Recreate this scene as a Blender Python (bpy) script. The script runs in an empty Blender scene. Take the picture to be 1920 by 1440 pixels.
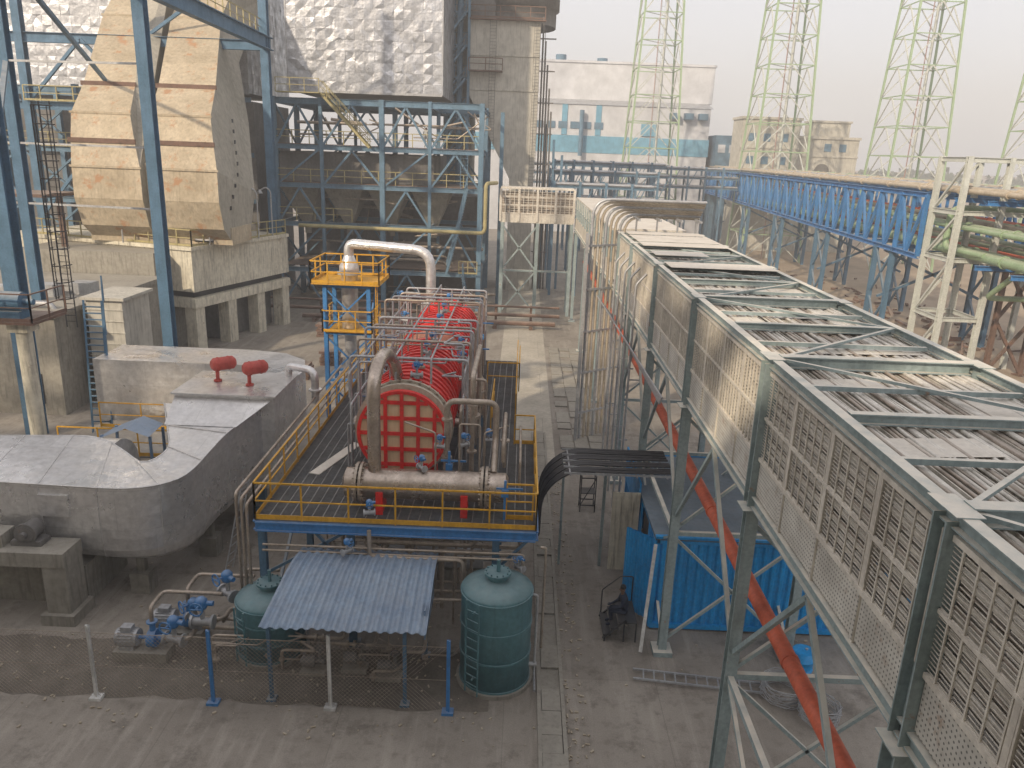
import bpy, math, random
from mathutils import Vector, Matrix, Euler
R=random.Random(7)
scene=bpy.context.scene
COL=scene.collection
ORG={}
V=Vector

# ------------------------------------------------------------ mesh builder
class MB:
    def __init__(s): s.v=[];s.f=[];s.sm=[]
    def add(s,vs,fs,smooth=False):
        n=len(s.v); s.v+=[tuple(a) for a in vs]; s.f+=[tuple(i+n for i in f) for f in fs]; s.sm+=[smooth]*len(fs); return s
    def box(s,x0,x1,y0,y1,z0,z1):
        return s.add([(x0,y0,z0),(x1,y0,z0),(x1,y1,z0),(x0,y1,z0),(x0,y0,z1),(x1,y0,z1),(x1,y1,z1),(x0,y1,z1)],
          [(0,3,2,1),(4,5,6,7),(0,1,5,4),(1,2,6,5),(2,3,7,6),(3,0,4,7)])
    def beam(s,p,q,w,h=None,up=(0,0,1)):
        h=h or w; p=V(p);q=V(q);d=(q-p)
        if d.length<1e-6: return s
        d.normalize(); u=V(up)
        if abs(d.dot(u))>.98: u=V((0,1,0))
        a=d.cross(u).normalized(); b=a.cross(d).normalized()
        vs=[]
        for c in (p,q):
            for i,j in ((-1,-1),(1,-1),(1,1),(-1,1)): vs.append(c+a*(w/2*i)+b*(h/2*j))
        return s.add(vs,[(0,1,2,3),(7,6,5,4),(0,4,5,1),(1,5,6,2),(2,6,7,3),(3,7,4,0)])
    def ib(s,p,q,w,h,t=.03,up=(0,0,1)):
        p=V(p);q=V(q);d=(q-p).normalized();u=V(up)
        if abs(d.dot(u))>.98: u=V((0,1,0))
        a=d.cross(u).normalized(); b=a.cross(d).normalized()
        s.beam(p+b*(h/2-t/2),q+b*(h/2-t/2),w,t,up=b); s.beam(p-b*(h/2-t/2),q-b*(h/2-t/2),w,t,up=b)
        return s.beam(p,q,t,h-2*t,up=b)
    def cyl(s,p,q,r,n=14,r2=None,caps=True,smooth=True):
        p=V(p);q=V(q);r2=r if r2 is None else r2;d=(q-p).normalized();u=V((0,0,1)) if abs(d.z)<.95 else V((0,1,0))
        a=d.cross(u).normalized(); b=d.cross(a).normalized(); vs=[]
        for c,rr in((p,r),(q,r2)):
            for i in range(n):
                t=2*math.pi*i/n; vs.append(c+(a*math.cos(t)+b*math.sin(t))*rr)
        s.add(vs,[(i,(i+1)%n,n+(i+1)%n,n+i) for i in range(n)],smooth)
        if caps:
            s.add(vs[:n],[tuple(range(n-1,-1,-1))]); s.add(vs[n:],[tuple(range(n))])
        return s
    def tube(s,pts,r,n=8,caps=True):
        pts=[V(p) for p in pts]; m=len(pts); rings=[]; a=None
        for i,p in enumerate(pts):
            d=((pts[min(i+1,m-1)]-pts[max(i-1,0)])).normalized()
            if a is None:
                u=V((0,0,1)) if abs(d.z)<.9 else V((0,1,0)); a=d.cross(u).normalized()
            a=(a-d*a.dot(d)).normalized(); b=d.cross(a)
            rings.append([p+(a*math.cos(2*math.pi*k/n)+b*math.sin(2*math.pi*k/n))*r for k in range(n)])
        vs=[x for g in rings for x in g]; fs=[]
        for i in range(m-1):
            for k in range(n):
                fs.append((i*n+k,i*n+(k+1)%n,(i+1)*n+(k+1)%n,(i+1)*n+k))
        s.add(vs,fs,True)
        if caps: s.add(rings[0],[tuple(range(n-1,-1,-1))]); s.add(rings[-1],[tuple(range(n))])
        return s
    def pipe(s,pts,r,n=10,bend=None):
        bend=bend or r*3; return s.tube(fillet(pts,bend),r,n)
    def lathe(s,cx,cy,prof,n=32,smooth=True):
        vs=[];m=len(prof)
        for r,z in prof:
            for i in range(n):
                t=2*math.pi*i/n; vs.append((cx+r*math.cos(t),cy+r*math.sin(t),z))
        fs=[(j*n+i,j*n+(i+1)%n,(j+1)*n+(i+1)%n,(j+1)*n+i) for j in range(m-1) for i in range(n)]
        return s.add(vs,fs,smooth)
    def prism(s,poly,z0,z1):
        n=len(poly); vs=[(x,y,z0) for x,y in poly]+[(x,y,z1) for x,y in poly]
        return s.add(vs,[tuple(range(n-1,-1,-1)),tuple(range(n,2*n))]+[(i,(i+1)%n,n+(i+1)%n,n+i) for i in range(n)])
    def ring(s,c,ax,r0,r1,w,n=28):
        c=V(c);d=V(ax).normalized();u=V((0,0,1)) if abs(d.z)<.95 else V((0,1,0));a=d.cross(u).normalized();b=d.cross(a);vs=[]
        for o in(-w/2,w/2):
            for rr in(r0,r1):
                for i in range(n):
                    t=2*math.pi*i/n; vs.append(c+d*o+(a*math.cos(t)+b*math.sin(t))*rr)
        fs=[]
        for i in range(n):
            j=(i+1)%n
            fs+=[(i,j,n+j,n+i),(2*n+i,3*n+i,3*n+j,2*n+j),(n+i,n+j,3*n+j,3*n+i),(i,2*n+i,2*n+j,j)]
        return s.add(vs,fs)
    def rail(s,pts,h=1.1,sp=1.4,r=.045,toe=True):
        pts=[V(p) for p in pts]
        for a,b in zip(pts[:-1],pts[1:]):
            L=(b-a).length;n=max(1,round(L/sp)); z=V((0,0,1))
            s.beam(a+z*h,b+z*h,r); s.beam(a+z*h*.52,b+z*h*.52,r*.8)
            if toe: s.beam(a+z*.09,b+z*.09,.012,.14)
            for i in range(n+1):
                p=a+(b-a)*(i/n); s.beam(p,p+z*h,r)
        return s
    def ladder(s,p,q,w=.45,side=(1,0,0),r=.04,step=.3):
        p=V(p);q=V(q);sd=V(side)*w/2
        s.beam(p-sd,q-sd,r);s.beam(p+sd,q+sd,r)
        n=int((q-p).length/step)
        for i in range(1,n+1):
            c=p+(q-p)*(i/(n+1)); s.beam(c-sd,c+sd,r*.7)
        return s
def fillet(pts,rad,seg=5):
    pts=[V(p) for p in pts]; out=[pts[0]]
    for i in range(1,len(pts)-1):
        p=pts[i];a=(pts[i-1]-p);b=(pts[i+1]-p);r=min(rad,a.length*.49,b.length*.49)
        a=p+a.normalized()*r;b=p+b.normalized()*r
        for k in range(seg+1):
            t=k/seg; out.append(a*(1-t)**2+p*2*t*(1-t)+b*t*t)
    out.append(pts[-1]); return out

def _mesh(mb,name,mats,o):
    me=bpy.data.meshes.new(name); me.from_pydata([(a[0]-o[0],a[1]-o[1],a[2]-o[2]) for a in mb.v],[],mb.f)
    me.polygons.foreach_set('use_smooth',mb.sm); me.update()
    me.materials.append(mats); return me
def thing(name,label,cat,loc,group=None):
    e=bpy.data.objects.new(name,None); e.empty_display_size=.3; e.location=loc; COL.objects.link(e)
    e['label']=label; e['category']=cat
    if group: e['group']=group
    ORG[e.name]=tuple(loc); return e
def part(mb,name,mt,parent,label=None):
    o=ORG[parent.name]; ob=bpy.data.objects.new(name,_mesh(mb,name,mt,o)); COL.objects.link(ob); ob.parent=parent
    ORG[ob.name]=o
    if label: ob['label']=label
    return ob
def solo(mb,name,mt,label,cat,loc,group=None):
    ob=bpy.data.objects.new(name,_mesh(mb,name,mt,loc)); ob.location=loc; COL.objects.link(ob)
    ob['label']=label; ob['category']=cat
    if group: ob['group']=group
    ORG[ob.name]=tuple(loc); return ob
def struct(mb,name,mt,kind='structure'):
    ob=bpy.data.objects.new(name,_mesh(mb,name,mt,(0,0,0))); COL.objects.link(ob); ob['kind']=kind; return ob
def dup(t,dl,label=None,rotz=0,scale=None):
    n=t.copy(); COL.objects.link(n); n.location=V(t.location)+V(dl); n.rotation_euler=(0,0,t.rotation_euler[2]+rotz)
    if scale: n.scale=scale
    if label: n['label']=label
    for c in list(t.children):
        k=c.copy(); COL.objects.link(k); k.parent=n
    return n

# ------------------------------------------------------------ materials
def ramp(nt,fac,stops):
    r=nt.nodes.new('ShaderNodeValToRGB'); nt.links.new(fac,r.inputs[0]); e=r.color_ramp.elements
    while len(e)<len(stops): e.new(.5)
    for k,(p,c) in enumerate(stops): e[k].position=p; e[k].color=(*c,1) if len(c)==3 else c
    return r.outputs[0]
def noise(nt,vec,sc,det=6,rough=.6):
    n=nt.nodes.new('ShaderNodeTexNoise'); n.inputs['Scale'].default_value=sc; n.inputs['Detail'].default_value=det; n.inputs['Roughness'].default_value=rough
    nt.links.new(vec,n.inputs['Vector']); return n.outputs['Fac']
def mix(nt,f,a,b,mode='MIX'):
    m=nt.nodes.new('ShaderNodeMix'); m.data_type='RGBA'; m.blend_type=mode
    for s,x in((0,f),(6,a),(7,b)):
        if isinstance(x,(int,float)): m.inputs[s].default_value=x
        elif isinstance(x,(tuple,list)): m.inputs[s].default_value=(*x,1)
        else: nt.links.new(x,m.inputs[s])
    return m.outputs[2]
def mapping(nt,vec,scale=(1,1,1),rot=(0,0,0)):
    m=nt.nodes.new('ShaderNodeMapping'); m.inputs['Scale'].default_value=scale; m.inputs['Rotation'].default_value=rot; nt.links.new(vec,m.inputs['Vector']); return m.outputs[0]
def math_(nt,op,a,b):
    m=nt.nodes.new('ShaderNodeMath'); m.operation=op
    for i,x in enumerate((a,b)):
        if isinstance(x,(int,float)): m.inputs[i].default_value=x
        else: nt.links.new(x,m.inputs[i])
    return m.outputs[0]
def mat(name,base,dark=None,rough=.65,metal=0.,sc=1.2,rust=0.,rustc=(.16,.06,.025),bump=.15,streak=.35,panel=None,rvar=.15,dust=0.,dustc=(.5,.46,.4),wrinkle=0,mort=.45):
    m=bpy.data.materials.new(name); m.use_nodes=True; nt=m.node_tree; b=nt.nodes['Principled BSDF']
    tc=nt.nodes.new('ShaderNodeTexCoord').outputs['Object']
    dark=dark or tuple(c*.6 for c in base)
    n1=noise(nt,tc,sc); n2=noise(nt,tc,sc*9,4)
    c=mix(nt,ramp(nt,n1,[(.35,(0,0,0)),(.7,(1,1,1))]),base,dark)
    if streak>0:
        st=noise(nt,mapping(nt,tc,(3.5,3.5,.35)),2.0,5)
        f=ramp(nt,st,[(.5,(0,0,0)),(.75,(streak,)*3)])
        c=mix(nt,f,c,tuple(x*.45 for x in dark))
    lum=ramp(nt,n2,[(.3,(.82,)*3),(.7,(1.12,)*3)])
    c=mix(nt,1.0,c,lum,'MULTIPLY')
    h=n2
    if panel:
        w,hh,axis,dk=panel
        sp=nt.nodes.new('ShaderNodeSeparateXYZ'); nt.links.new(tc,sp.inputs[0])
        cb=nt.nodes.new('ShaderNodeCombineXYZ')
        if axis=='wall':
            nt.links.new(math_(nt,'ADD',sp.outputs[0],sp.outputs[1]),cb.inputs[0]); nt.links.new(sp.outputs[2],cb.inputs[1])
        else:
            nt.links.new(sp.outputs[0],cb.inputs[0]); nt.links.new(sp.outputs[1],cb.inputs[1])
        br=nt.nodes.new('ShaderNodeTexBrick'); nt.links.new(cb.outputs[0],br.inputs['Vector'])
        br.inputs['Scale'].default_value=1; br.inputs['Brick Width'].default_value=w; br.inputs['Row Height'].default_value=hh
        br.inputs['Mortar Size'].default_value=.01; br.inputs['Mortar Smooth'].default_value=.3
        br.inputs['Color1'].default_value=(1,1,1,1); br.inputs['Color2'].default_value=(dk,dk,dk,1); br.inputs['Mortar'].default_value=(mort,mort,mort,1)
        c=mix(nt,1.0,c,br.outputs['Color'],'MULTIPLY')
    if rust>0:
        rn=noise(nt,tc,sc*2.3,8,.7)
        f=ramp(nt,rn,[(max(0,.72-rust*.35),(0,0,0)),(max(.05,.80-rust*.35),(1,1,1))])
        c=mix(nt,f,c,rustc)
    if dust>0:
        g=nt.nodes.new('ShaderNodeNewGeometry'); sp2=nt.nodes.new('ShaderNodeSeparateXYZ'); nt.links.new(g.outputs['Normal'],sp2.inputs[0])
        f=ramp(nt,sp2.outputs[2],[(.3,(0,0,0)),(.85,(dust,)*3)])
        f=math_(nt,'MULTIPLY',f,ramp(nt,noise(nt,tc,2.2,6),[(.3,(.45,)*3),(.6,(1,1,1))]))
        c=mix(nt,f,c,dustc)
    nt.links.new(c,b.inputs['Base Color'])
    b.inputs['Metallic'].default_value=metal
    rr=nt.nodes.new('ShaderNodeMapRange'); nt.links.new(n1,rr.inputs[0]); rr.inputs[1].default_value=.3; rr.inputs[2].default_value=.7
    rr.inputs[3].default_value=max(.05,rough-rvar); rr.inputs[4].default_value=min(1,rough+rvar); nt.links.new(rr.outputs[0],b.inputs['Roughness'])
    if bump>0:
        bp=nt.nodes.new('ShaderNodeBump'); bp.inputs['Strength'].default_value=bump; bp.inputs['Distance'].default_value=.03
        nt.links.new(h,bp.inputs['Height']); last=bp.outputs[0]
        if wrinkle:
            b2=nt.nodes.new('ShaderNodeBump'); b2.inputs['Strength'].default_value=wrinkle; b2.inputs['Distance'].default_value=.12
            nt.links.new(noise(nt,tc,1.6,3,.5),b2.inputs['Height']); nt.links.new(last,b2.inputs['Normal']); last=b2.outputs[0]
        nt.links.new(last,b.inputs['Normal'])
    return m
M={}
M['blue']=mat('blue_steel_paint',(.085,.18,.29),(.06,.13,.2),rust=.12,dust=.5)
M['bluefar']=mat('hazed_weathered_blue_steel',(.12,.22,.32),(.09,.16,.22),rust=.2,rustc=(.15,.09,.06),dust=.5)  # paler than the near blue: distance haze put into the colour, plus rust and dust
M['bluebr']=mat('bright_blue_paint',(.045,.22,.52),(.04,.16,.38),rust=.1,dust=.3)
M['contb']=mat('container_blue_paint',(.012,.3,.68),(.01,.22,.52),rough=.5,rust=.06)
M['gal']=mat('grey_green_steel_paint',(.31,.38,.39),(.22,.28,.28),rust=.25,rustc=(.28,.17,.11),dust=1,dustc=(.68,.63,.54))
M['galw']=mat('pale_grille_paint',(.68,.64,.56),(.48,.44,.38),rust=.2,rustc=(.34,.23,.15),dust=.5,dustc=(.68,.62,.54))
M['yel']=mat('yellow_rail_paint',(.68,.36,.02),(.5,.27,.02),rough=.5,rust=.08)
M['yelp']=mat('pale_yellow_rail',(.42,.36,.17),(.3,.26,.13))
M['teal']=mat('teal_tank_paint',(.085,.205,.235),(.06,.155,.18),rough=.5,sc=.8,rust=.07,dust=.5,dustc=(.28,.35,.36))
M['roof']=mat('blue_grey_sheet',(.19,.29,.42),(.13,.21,.33),rough=.5,sc=.9,rust=.1,dust=.25)
M['silv']=mat('aluminium_cladding',(.8,.79,.78),(.64,.63,.63),rough=.34,metal=.7,sc=.6,panel=(2.6,1.3,'wall',.92),bump=.04,streak=.1,wrinkle=.45,mort=.8)
M['silt']=mat('aluminium_top_cladding',(.8,.79,.78),(.66,.65,.65),rough=.34,metal=.65,sc=.6,panel=(1.6,1.6,'top',.86),bump=.04,streak=0,wrinkle=.4,dust=.25,mort=.75)
M['esp']=mat('crumpled_aluminium',(.62,.63,.66),(.4,.41,.44),rough=.42,metal=.7,sc=1.4,bump=.12,streak=.3,panel=(.82,.82,'wall',.72),wrinkle=.5,mort=.6,rust=.06,rustc=(.35,.32,.28))
M['ss']=mat('stainless_steel',(.58,.5,.43),(.34,.28,.23),rough=.32,metal=.85,sc=1.6,bump=.08)
M['sst']=mat('tarnished_steel_pipe',(.48,.41,.34),(.3,.25,.2),rough=.45,metal=.55,sc=2,bump=.08)
M['red']=mat('bright_red_paint',(.78,.028,.02),(.58,.02,.018),rough=.45,rust=.03,streak=.15)
M['reds']=mat('shaded_red_shell',(.42,.13,.09),(.3,.16,.11),rough=.6,sc=2)  # red-brown shell with the shadow between the ribs mixed into its colour
M['redp']=mat('red_oxide_pipe',(.62,.13,.06),(.44,.09,.045),rough=.6,rust=.12)
M['redl']=mat('silencer_red',(.5,.08,.06),(.38,.06,.045))
def plain(name,c,c2):
    m=bpy.data.materials.new(name); m.use_nodes=True; nt=m.node_tree; b=nt.nodes['Principled BSDF']
    tc=nt.nodes.new('ShaderNodeTexCoord').outputs['Object']
    nt.links.new(mix(nt,noise(nt,mapping(nt,tc,(6,6,1)),2,6),c,c2),b.inputs['Base Color']); b.inputs['Roughness'].default_value=.85; return m
M['wood']=plain('plywood',(.8,.62,.4),(.5,.34,.2))
M['beige']=mat('beige_shell',(.52,.46,.37),(.38,.33,.26),rough=.6)
M['conc']=mat('concrete',(.33,.31,.265),(.22,.205,.175),rough=.9,sc=.5,streak=.7,rust=.1,rustc=(.16,.12,.08),dust=.4,dustc=(.38,.35,.3))
M['concy']=mat('cream_concrete',(.68,.64,.52),(.5,.46,.37),rough=.9,sc=.4,streak=.95,rust=.22,rustc=(.24,.16,.1))
M['ductb']=mat('ochre_duct_sheet',(.52,.44,.32),(.4,.33,.23),rough=.75,sc=.4,streak=.5,rust=.45,rustc=(.38,.22,.12),panel=(5.2,6,'wall',.86),mort=.8,wrinkle=.5)
M['ductg']=mat('grey_duct_side',(.4,.37,.31),(.31,.29,.24),rough=.8,sc=.3,streak=.6,rust=.22,rustc=(.28,.2,.14),panel=(5.5,5.5,'wall',.92),mort=.8)
M['hop']=mat('dark_hopper_steel',(.19,.18,.17),(.11,.105,.1),rough=.8,sc=.5,rust=.25)
M['wht']=mat('white_wall',(.6,.61,.64),(.5,.51,.55),rough=.8,sc=.05,streak=.15,bump=0,panel=(6,4,'wall',.95),mort=.85)
M['whb']=mat('light_blue_wall',(.17,.38,.52),(.14,.33,.46),rough=.8,sc=.1,bump=0)
M['crm']=mat('cream_building',(.54,.52,.46),(.42,.4,.35),rough=.9,sc=.15,streak=.7)
M['dark']=mat('dark_opening',(.035,.035,.04),(.03,.03,.03),rough=.5,streak=0)
M['black']=mat('black_cable_rubber',(.04,.04,.043),(.025,.025,.027),rough=.5,dust=.2,dustc=(.16,.15,.14))
M['brown']=mat('rusty_brown_steel',(.19,.11,.08),(.12,.08,.06),rough=.85,dust=.3)
M['green']=mat('green_pipe_paint',(.32,.44,.27),(.24,.34,.2),rough=.55,rust=.08,dust=.4)
M['tgreen']=mat('tower_green_paint',(.34,.46,.28),(.28,.38,.24))
M['twht']=mat('tower_white_paint',(.56,.58,.54),(.45,.47,.44),rust=.1)
M['twred']=mat('faded_red_paint',(.42,.25,.22),(.36,.22,.2))
M['tan']=mat('tan_insulated_pipe',(.5,.43,.33),(.37,.31,.23))
M['grat']=mat('galvanised_grating',(.18,.185,.19),(.12,.12,.125),rough=.6,metal=.3,dust=.3)
M['croof']=mat('blue_grey_container_roof',(.13,.18,.23),(.09,.13,.17),rough=.8,sc=.6,dust=.35,dustc=(.24,.25,.25))
M['cab']=mat('pale_cable_sheath',(.78,.75,.68),(.46,.43,.39),rough=.6,sc=3,dust=.3,dustc=(.7,.64,.55))
M['cab2']=mat('dusty_brown_cable_sheath',(.45,.37,.3),(.22,.18,.15),rough=.6,sc=3,dust=.4)
M['galv']=mat('galvanised_steel',(.48,.49,.5),(.33,.33,.34),rough=.5,metal=.4)
M['skin']=mat('skin',(.2,.11,.07),rough=.6,streak=0,bump=0)
M['cloth']=mat('dark_blue_cloth',(.03,.04,.07),rough=.9,streak=0,bump=0)
M['clothw']=mat('pale_shirt_cloth',(.5,.5,.48),rough=.9,streak=0,bump=0)
M['hair']=mat('black_hair',(.01,.01,.01),rough=.6,streak=0,bump=0)
M['helm']=mat('white_painted_metal',(.7,.7,.68),rough=.4,streak=.1,bump=0)
M['foliage']=mat('distant_foliage',(.09,.12,.07),(.05,.07,.045),rough=.95,streak=0,sc=.2)
def perf():
    m=bpy.data.materials.new('perforated_sheet'); m.use_nodes=True; nt=m.node_tree; b=nt.nodes['Principled BSDF']
    tc=nt.nodes.new('ShaderNodeTexCoord').outputs['Object']
    sp=nt.nodes.new('ShaderNodeSeparateXYZ'); nt.links.new(tc,sp.inputs[0])
    cb=nt.nodes.new('ShaderNodeCombineXYZ'); nt.links.new(sp.outputs[1],cb.inputs[0]); nt.links.new(sp.outputs[2],cb.inputs[1])
    vo=nt.nodes.new('ShaderNodeTexVoronoi'); vo.inputs['Randomness'].default_value=0; vo.inputs['Scale'].default_value=14; nt.links.new(cb.outputs[0],vo.inputs['Vector'])
    f=ramp(nt,vo.outputs['Distance'],[(.16,(1,1,1)),(.25,(0,0,0))])
    base=mix(nt,ramp(nt,noise(nt,tc,1.3,8),[(.35,(0,0,0)),(.7,(1,1,1))]),(.62,.6,.54),(.38,.36,.32))
    base=mix(nt,ramp(nt,noise(nt,tc,4,8,.7),[(.56,(0,0,0)),(.68,(.7,.7,.7))]),base,(.28,.19,.13))
    nt.links.new(mix(nt,f,base,(.12,.12,.11)),b.inputs['Base Color']); b.inputs['Roughness'].default_value=.7
    return m
M['perf']=perf()
def groundmat():
    m=bpy.data.materials.new('ground_concrete_and_earth'); m.use_nodes=True; nt=m.node_tree; b=nt.nodes['Principled BSDF']
    tc=nt.nodes.new('ShaderNodeTexCoord').outputs['Object']
    n1=noise(nt,tc,.22,8,.65); n2=noise(nt,tc,2.2,8,.7); n3=noise(nt,tc,30,3)
    c=mix(nt,ramp(nt,n1,[(.35,(0,0,0)),(.65,(1,1,1))]),(.35,.315,.27),(.24,.212,.18))
    c=mix(nt,ramp(nt,n2,[(.5,(0,0,0)),(.72,(.75,.75,.75))]),c,(.165,.145,.12))
    st=noise(nt,mapping(nt,tc,(2.5,.25,1)),1.2,6)
    c=mix(nt,ramp(nt,st,[(.52,(0,0,0)),(.68,(.5,.5,.5))]),c,(.43,.39,.34))
    c=mix(nt,ramp(nt,noise(nt,tc,.7,9,.75),[(.54,(0,0,0)),(.64,(.6,.6,.6))]),c,(.12,.105,.087))
    sp=nt.nodes.new('ShaderNodeSeparateXYZ'); nt.links.new(tc,sp.inputs[0])
    def sm(src,a,bb,amp):
        ad=nt.nodes.new('ShaderNodeMath'); ad.operation='MULTIPLY_ADD'; nt.links.new(n2,ad.inputs[0]); ad.inputs[1].default_value=amp; nt.links.new(src,ad.inputs[2])
        mr=nt.nodes.new('ShaderNodeMapRange'); nt.links.new(ad.outputs[0],mr.inputs[0]); mr.inputs[1].default_value=a; mr.inputs[2].default_value=bb; return mr.outputs[0]
    earth=mix(nt,ramp(nt,n1,[(.35,(0,0,0)),(.65,(1,1,1))]),(.42,.33,.24),(.3,.23,.165))
    earth=mix(nt,ramp(nt,n2,[(.55,(0,0,0)),(.7,(.6,.6,.6))]),earth,(.17,.13,.1))
    c=mix(nt,math_(nt,'MULTIPLY',sm(sp.outputs[0],10.5,12,2),sm(sp.outputs[1],30,34,4)),c,earth)
    c=mix(nt,1.0,c,ramp(nt,n3,[(.3,(.85,)*3),(.7,(1.1,)*3)]),'MULTIPLY')
    br=nt.nodes.new('ShaderNodeTexBrick'); nt.links.new(tc,br.inputs['Vector']); br.offset=0
    br.inputs['Scale'].default_value=1; br.inputs['Brick Width'].default_value=4.2; br.inputs['Row Height'].default_value=4.6; br.inputs['Mortar Size'].default_value=.012
    br.inputs['Color1'].default_value=(1,1,1,1); br.inputs['Color2'].default_value=(.9,.9,.9,1); br.inputs['Mortar'].default_value=(.78,.78,.78,1)
    c=mix(nt,1.0,c,br.outputs['Color'],'MULTIPLY')
    nt.links.new(c,b.inputs['Base Color']); b.inputs['Roughness'].default_value=.92
    bp=nt.nodes.new('ShaderNodeBump'); bp.inputs['Strength'].default_value=.3; bp.inputs['Distance'].default_value=.03; nt.links.new(n2,bp.inputs['Height']); nt.links.new(bp.outputs[0],b.inputs['Normal'])
    return m
M['ground']=groundmat()
M['slab']=mat('road_slab_concrete',(.5,.46,.39),(.37,.34,.28),rough=.9,sc=.5,streak=0,panel=(3,4.5,'top',.9))
M['soil']=mat('dark_soil',(.19,.165,.135),(.12,.105,.085),rough=1,sc=1.5,streak=0,bump=.6)

# ------------------------------------------------------------ ground
mb=MB(); mb.add([(-1500,-200,0),(1500,-200,0),(1500,2800,0),(-1500,2800,0)],[(0,1,2,3)]); struct(mb,'ground',M['ground'])
mb=MB(); mb.add([(-1.2,34,.004),(2.0,34,.004),(2.0,90,.004),(-1.2,90,.004)],[(0,1,2,3)]); struct(mb,'concrete_road',M['slab'])
pl=[]
for i in range(40): pl.append((-16+i*.4,16.9+R.uniform(-.12,.12)))
pl+=[(-.4,19.0)]+[(-.6-i*.4,19.3+R.uniform(-.1,.1)) for i in range(39)]
mb=MB(); mb.add([(x,y,.004) for x,y in pl],[tuple(range(len(pl)))]); struct(mb,'soil_bed',M['soil'])
mb=MB(); y=12.5
while y<38:
    L=R.uniform(.55,1.1)
    if R.random()>.12: mb.box(.99+R.uniform(-.02,.03),1.5+R.uniform(-.03,.02),y,y+L-.015,.05,.1+R.uniform(0,.02))
    y+=L
mb.box(.88,.98,12.5,38,.004,.12); mb.box(1.51,1.61,12.5,38,.004,.12); mb.box(.98,1.51,12.5,38,.006,.03)
struct(mb,'drain_channel',M['conc'])
mb=MB()
for i in range(3):
    for j in range(22): 
        if R.random()<.85: mb.box(2.3+i*.75+R.uniform(-.03,.03),3.0+i*.75,36+j*.95,36+j*.95+.88,.004,.06+R.uniform(0,.05))
struct(mb,'paving_slabs',M['conc'])
mb=MB()
for i in range(620):
    k=R.random()
    if k<.4: x=R.uniform(1.6,2.2);y=R.uniform(13,34)
    elif k<.75: x=R.uniform(-15,0);y=R.uniform(15.6,19.5)
    else: x=R.uniform(-13,10);y=R.uniform(15,32)
    s=R.uniform(.012,.05); a=R.uniform(0,3); mb.beam((x,y,s*.5+.004),(x+s*R.uniform(1,3)*math.cos(a),y+s*R.uniform(1,3)*math.sin(a),s*.5+.004),s,s*.7)
struct(mb,'gravel_and_litter',M['tan'],'stuff')

# ------------------------------------------------------------ storage tanks
def tank(cx,cy,r,h,label):
    t=thing('storage_tank',label,'tank',(cx,cy,0),'teal chemical storage tanks')
    b=MB(); b.lathe(cx,cy,[(0,.12),(r,.12),(r,h-.25),(r*.98,h-.17),(r*.6,h-.02),(.25,h+.05),(0,h+.06)],48)
    for z in(.14,h*.33,h*.62,h-.27): b.ring((cx,cy,z),(0,0,1),r-.01,r+.03,.05,48)
    part(b,'tank_shell',M['teal'],t)
    b=MB(); b.cyl((cx,cy,0),(cx,cy,.115),r+.1,32,smooth=False); part(b,'concrete_base',M['conc'],t)
    b=MB(); b.cyl((cx,cy,h+.04),(cx,cy,h+.2),.26,20); b.cyl((cx,cy,h+.2),(cx,cy,h+.25),.36,20)
    for i in range(12):
        a=i*math.pi/6; b.cyl((cx+.31*math.cos(a),cy+.31*math.sin(a),h+.25),(cx+.31*math.cos(a),cy+.31*math.sin(a),h+.3),.022,6)
    b.cyl((cx+.02,cy,h+.25),(cx+.02,cy,h+.6),.05,8)
    part(b,'manway_cover',M['teal'],t)
    b=MB(); x=cx-r*.62; y=cy-r*.86-.1; b.ladder((x,y,.1),(x,y,h-.15),.42,(.81,-.58,0)); 
    for z in(.5,h-.5): b.beam((x,y,z),(x+.06,y+.14,z),.04)
    part(b,'ladder',M['teal'],t)
    b=MB(); b.pipe([(cx+r-.05,cy-.1,h-.35),(cx+r+.14,cy-.1,h-.35),(cx+r+.14,cy-.1,.25),(cx+r+.14,cy-.9,.25)],.035); b.cyl((cx+r-.05,cy-.1,.5),(cx+r+.2,cy-.1,.5),.06)
    part(b,'drain_pipe',M['galv'],t); return t
tank(-.3,18.4,.96,3.02,'teal green cylindrical tank with ladder and bolted top manway')
tank(-6.75,19.2,.93,1.95,'shorter teal green tank half hidden behind the blue shed')

# ------------------------------------------------------------ shed
t=thing('shed','open shed with blue corrugated metal roof on thin posts','shed',(-4,17,0))
b=MB(); prof=[(16.65,2.42),(18.35,3.02),(18.75,3.1),(19.45,3.12)]
n=64
def rz(y):
    for (a,za),(c,zc) in zip(prof[:-1],prof[1:]):
        if y<=c+1e-6: return za+(zc-za)*(y-a)/(c-a)
xs=[-6.2+4.2*i/n for i in range(n+1)]
vs=[];ys=[p[0] for p in prof]
for y in ys:
    for i,x in enumerate(xs):
        k=i%4; vs.append((x+(y-16.65)*.13*(1-(i/n)),y+.02*math.sin(i*.35),rz(y)+(.05 if k in(0,1) else 0)+.015*math.sin(i*.2+y)))
m_=n+1
b.add(vs,[(j*m_+i,j*m_+i+1,(j+1)*m_+i+1,(j+1)*m_+i) for j in range(len(ys)-1) for i in range(n)])
b.add([(x,y,z-.012) for x,y,z in vs],[(j*m_+i,(j+1)*m_+i,(j+1)*m_+i+1,j*m_+i+1) for j in range(len(ys)-1) for i in range(n)])
part(b,'roof',M['roof'],t)
b=MB()
for x in(-6,-4.1,-2.2): b.beam((x+.05,16.8,2.34),(x+.05,18.4,2.9),.07); b.beam((x+.05,18.4,2.9),(x+.05,19.3,3.0),.07)
for y in(17.0,18.2,19.2): b.beam((-5.9,y,rz(y)-.12),(-2.1,y,rz(y)-.12),.06)
part(b,'roof_frame',M['blue'],t)
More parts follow.
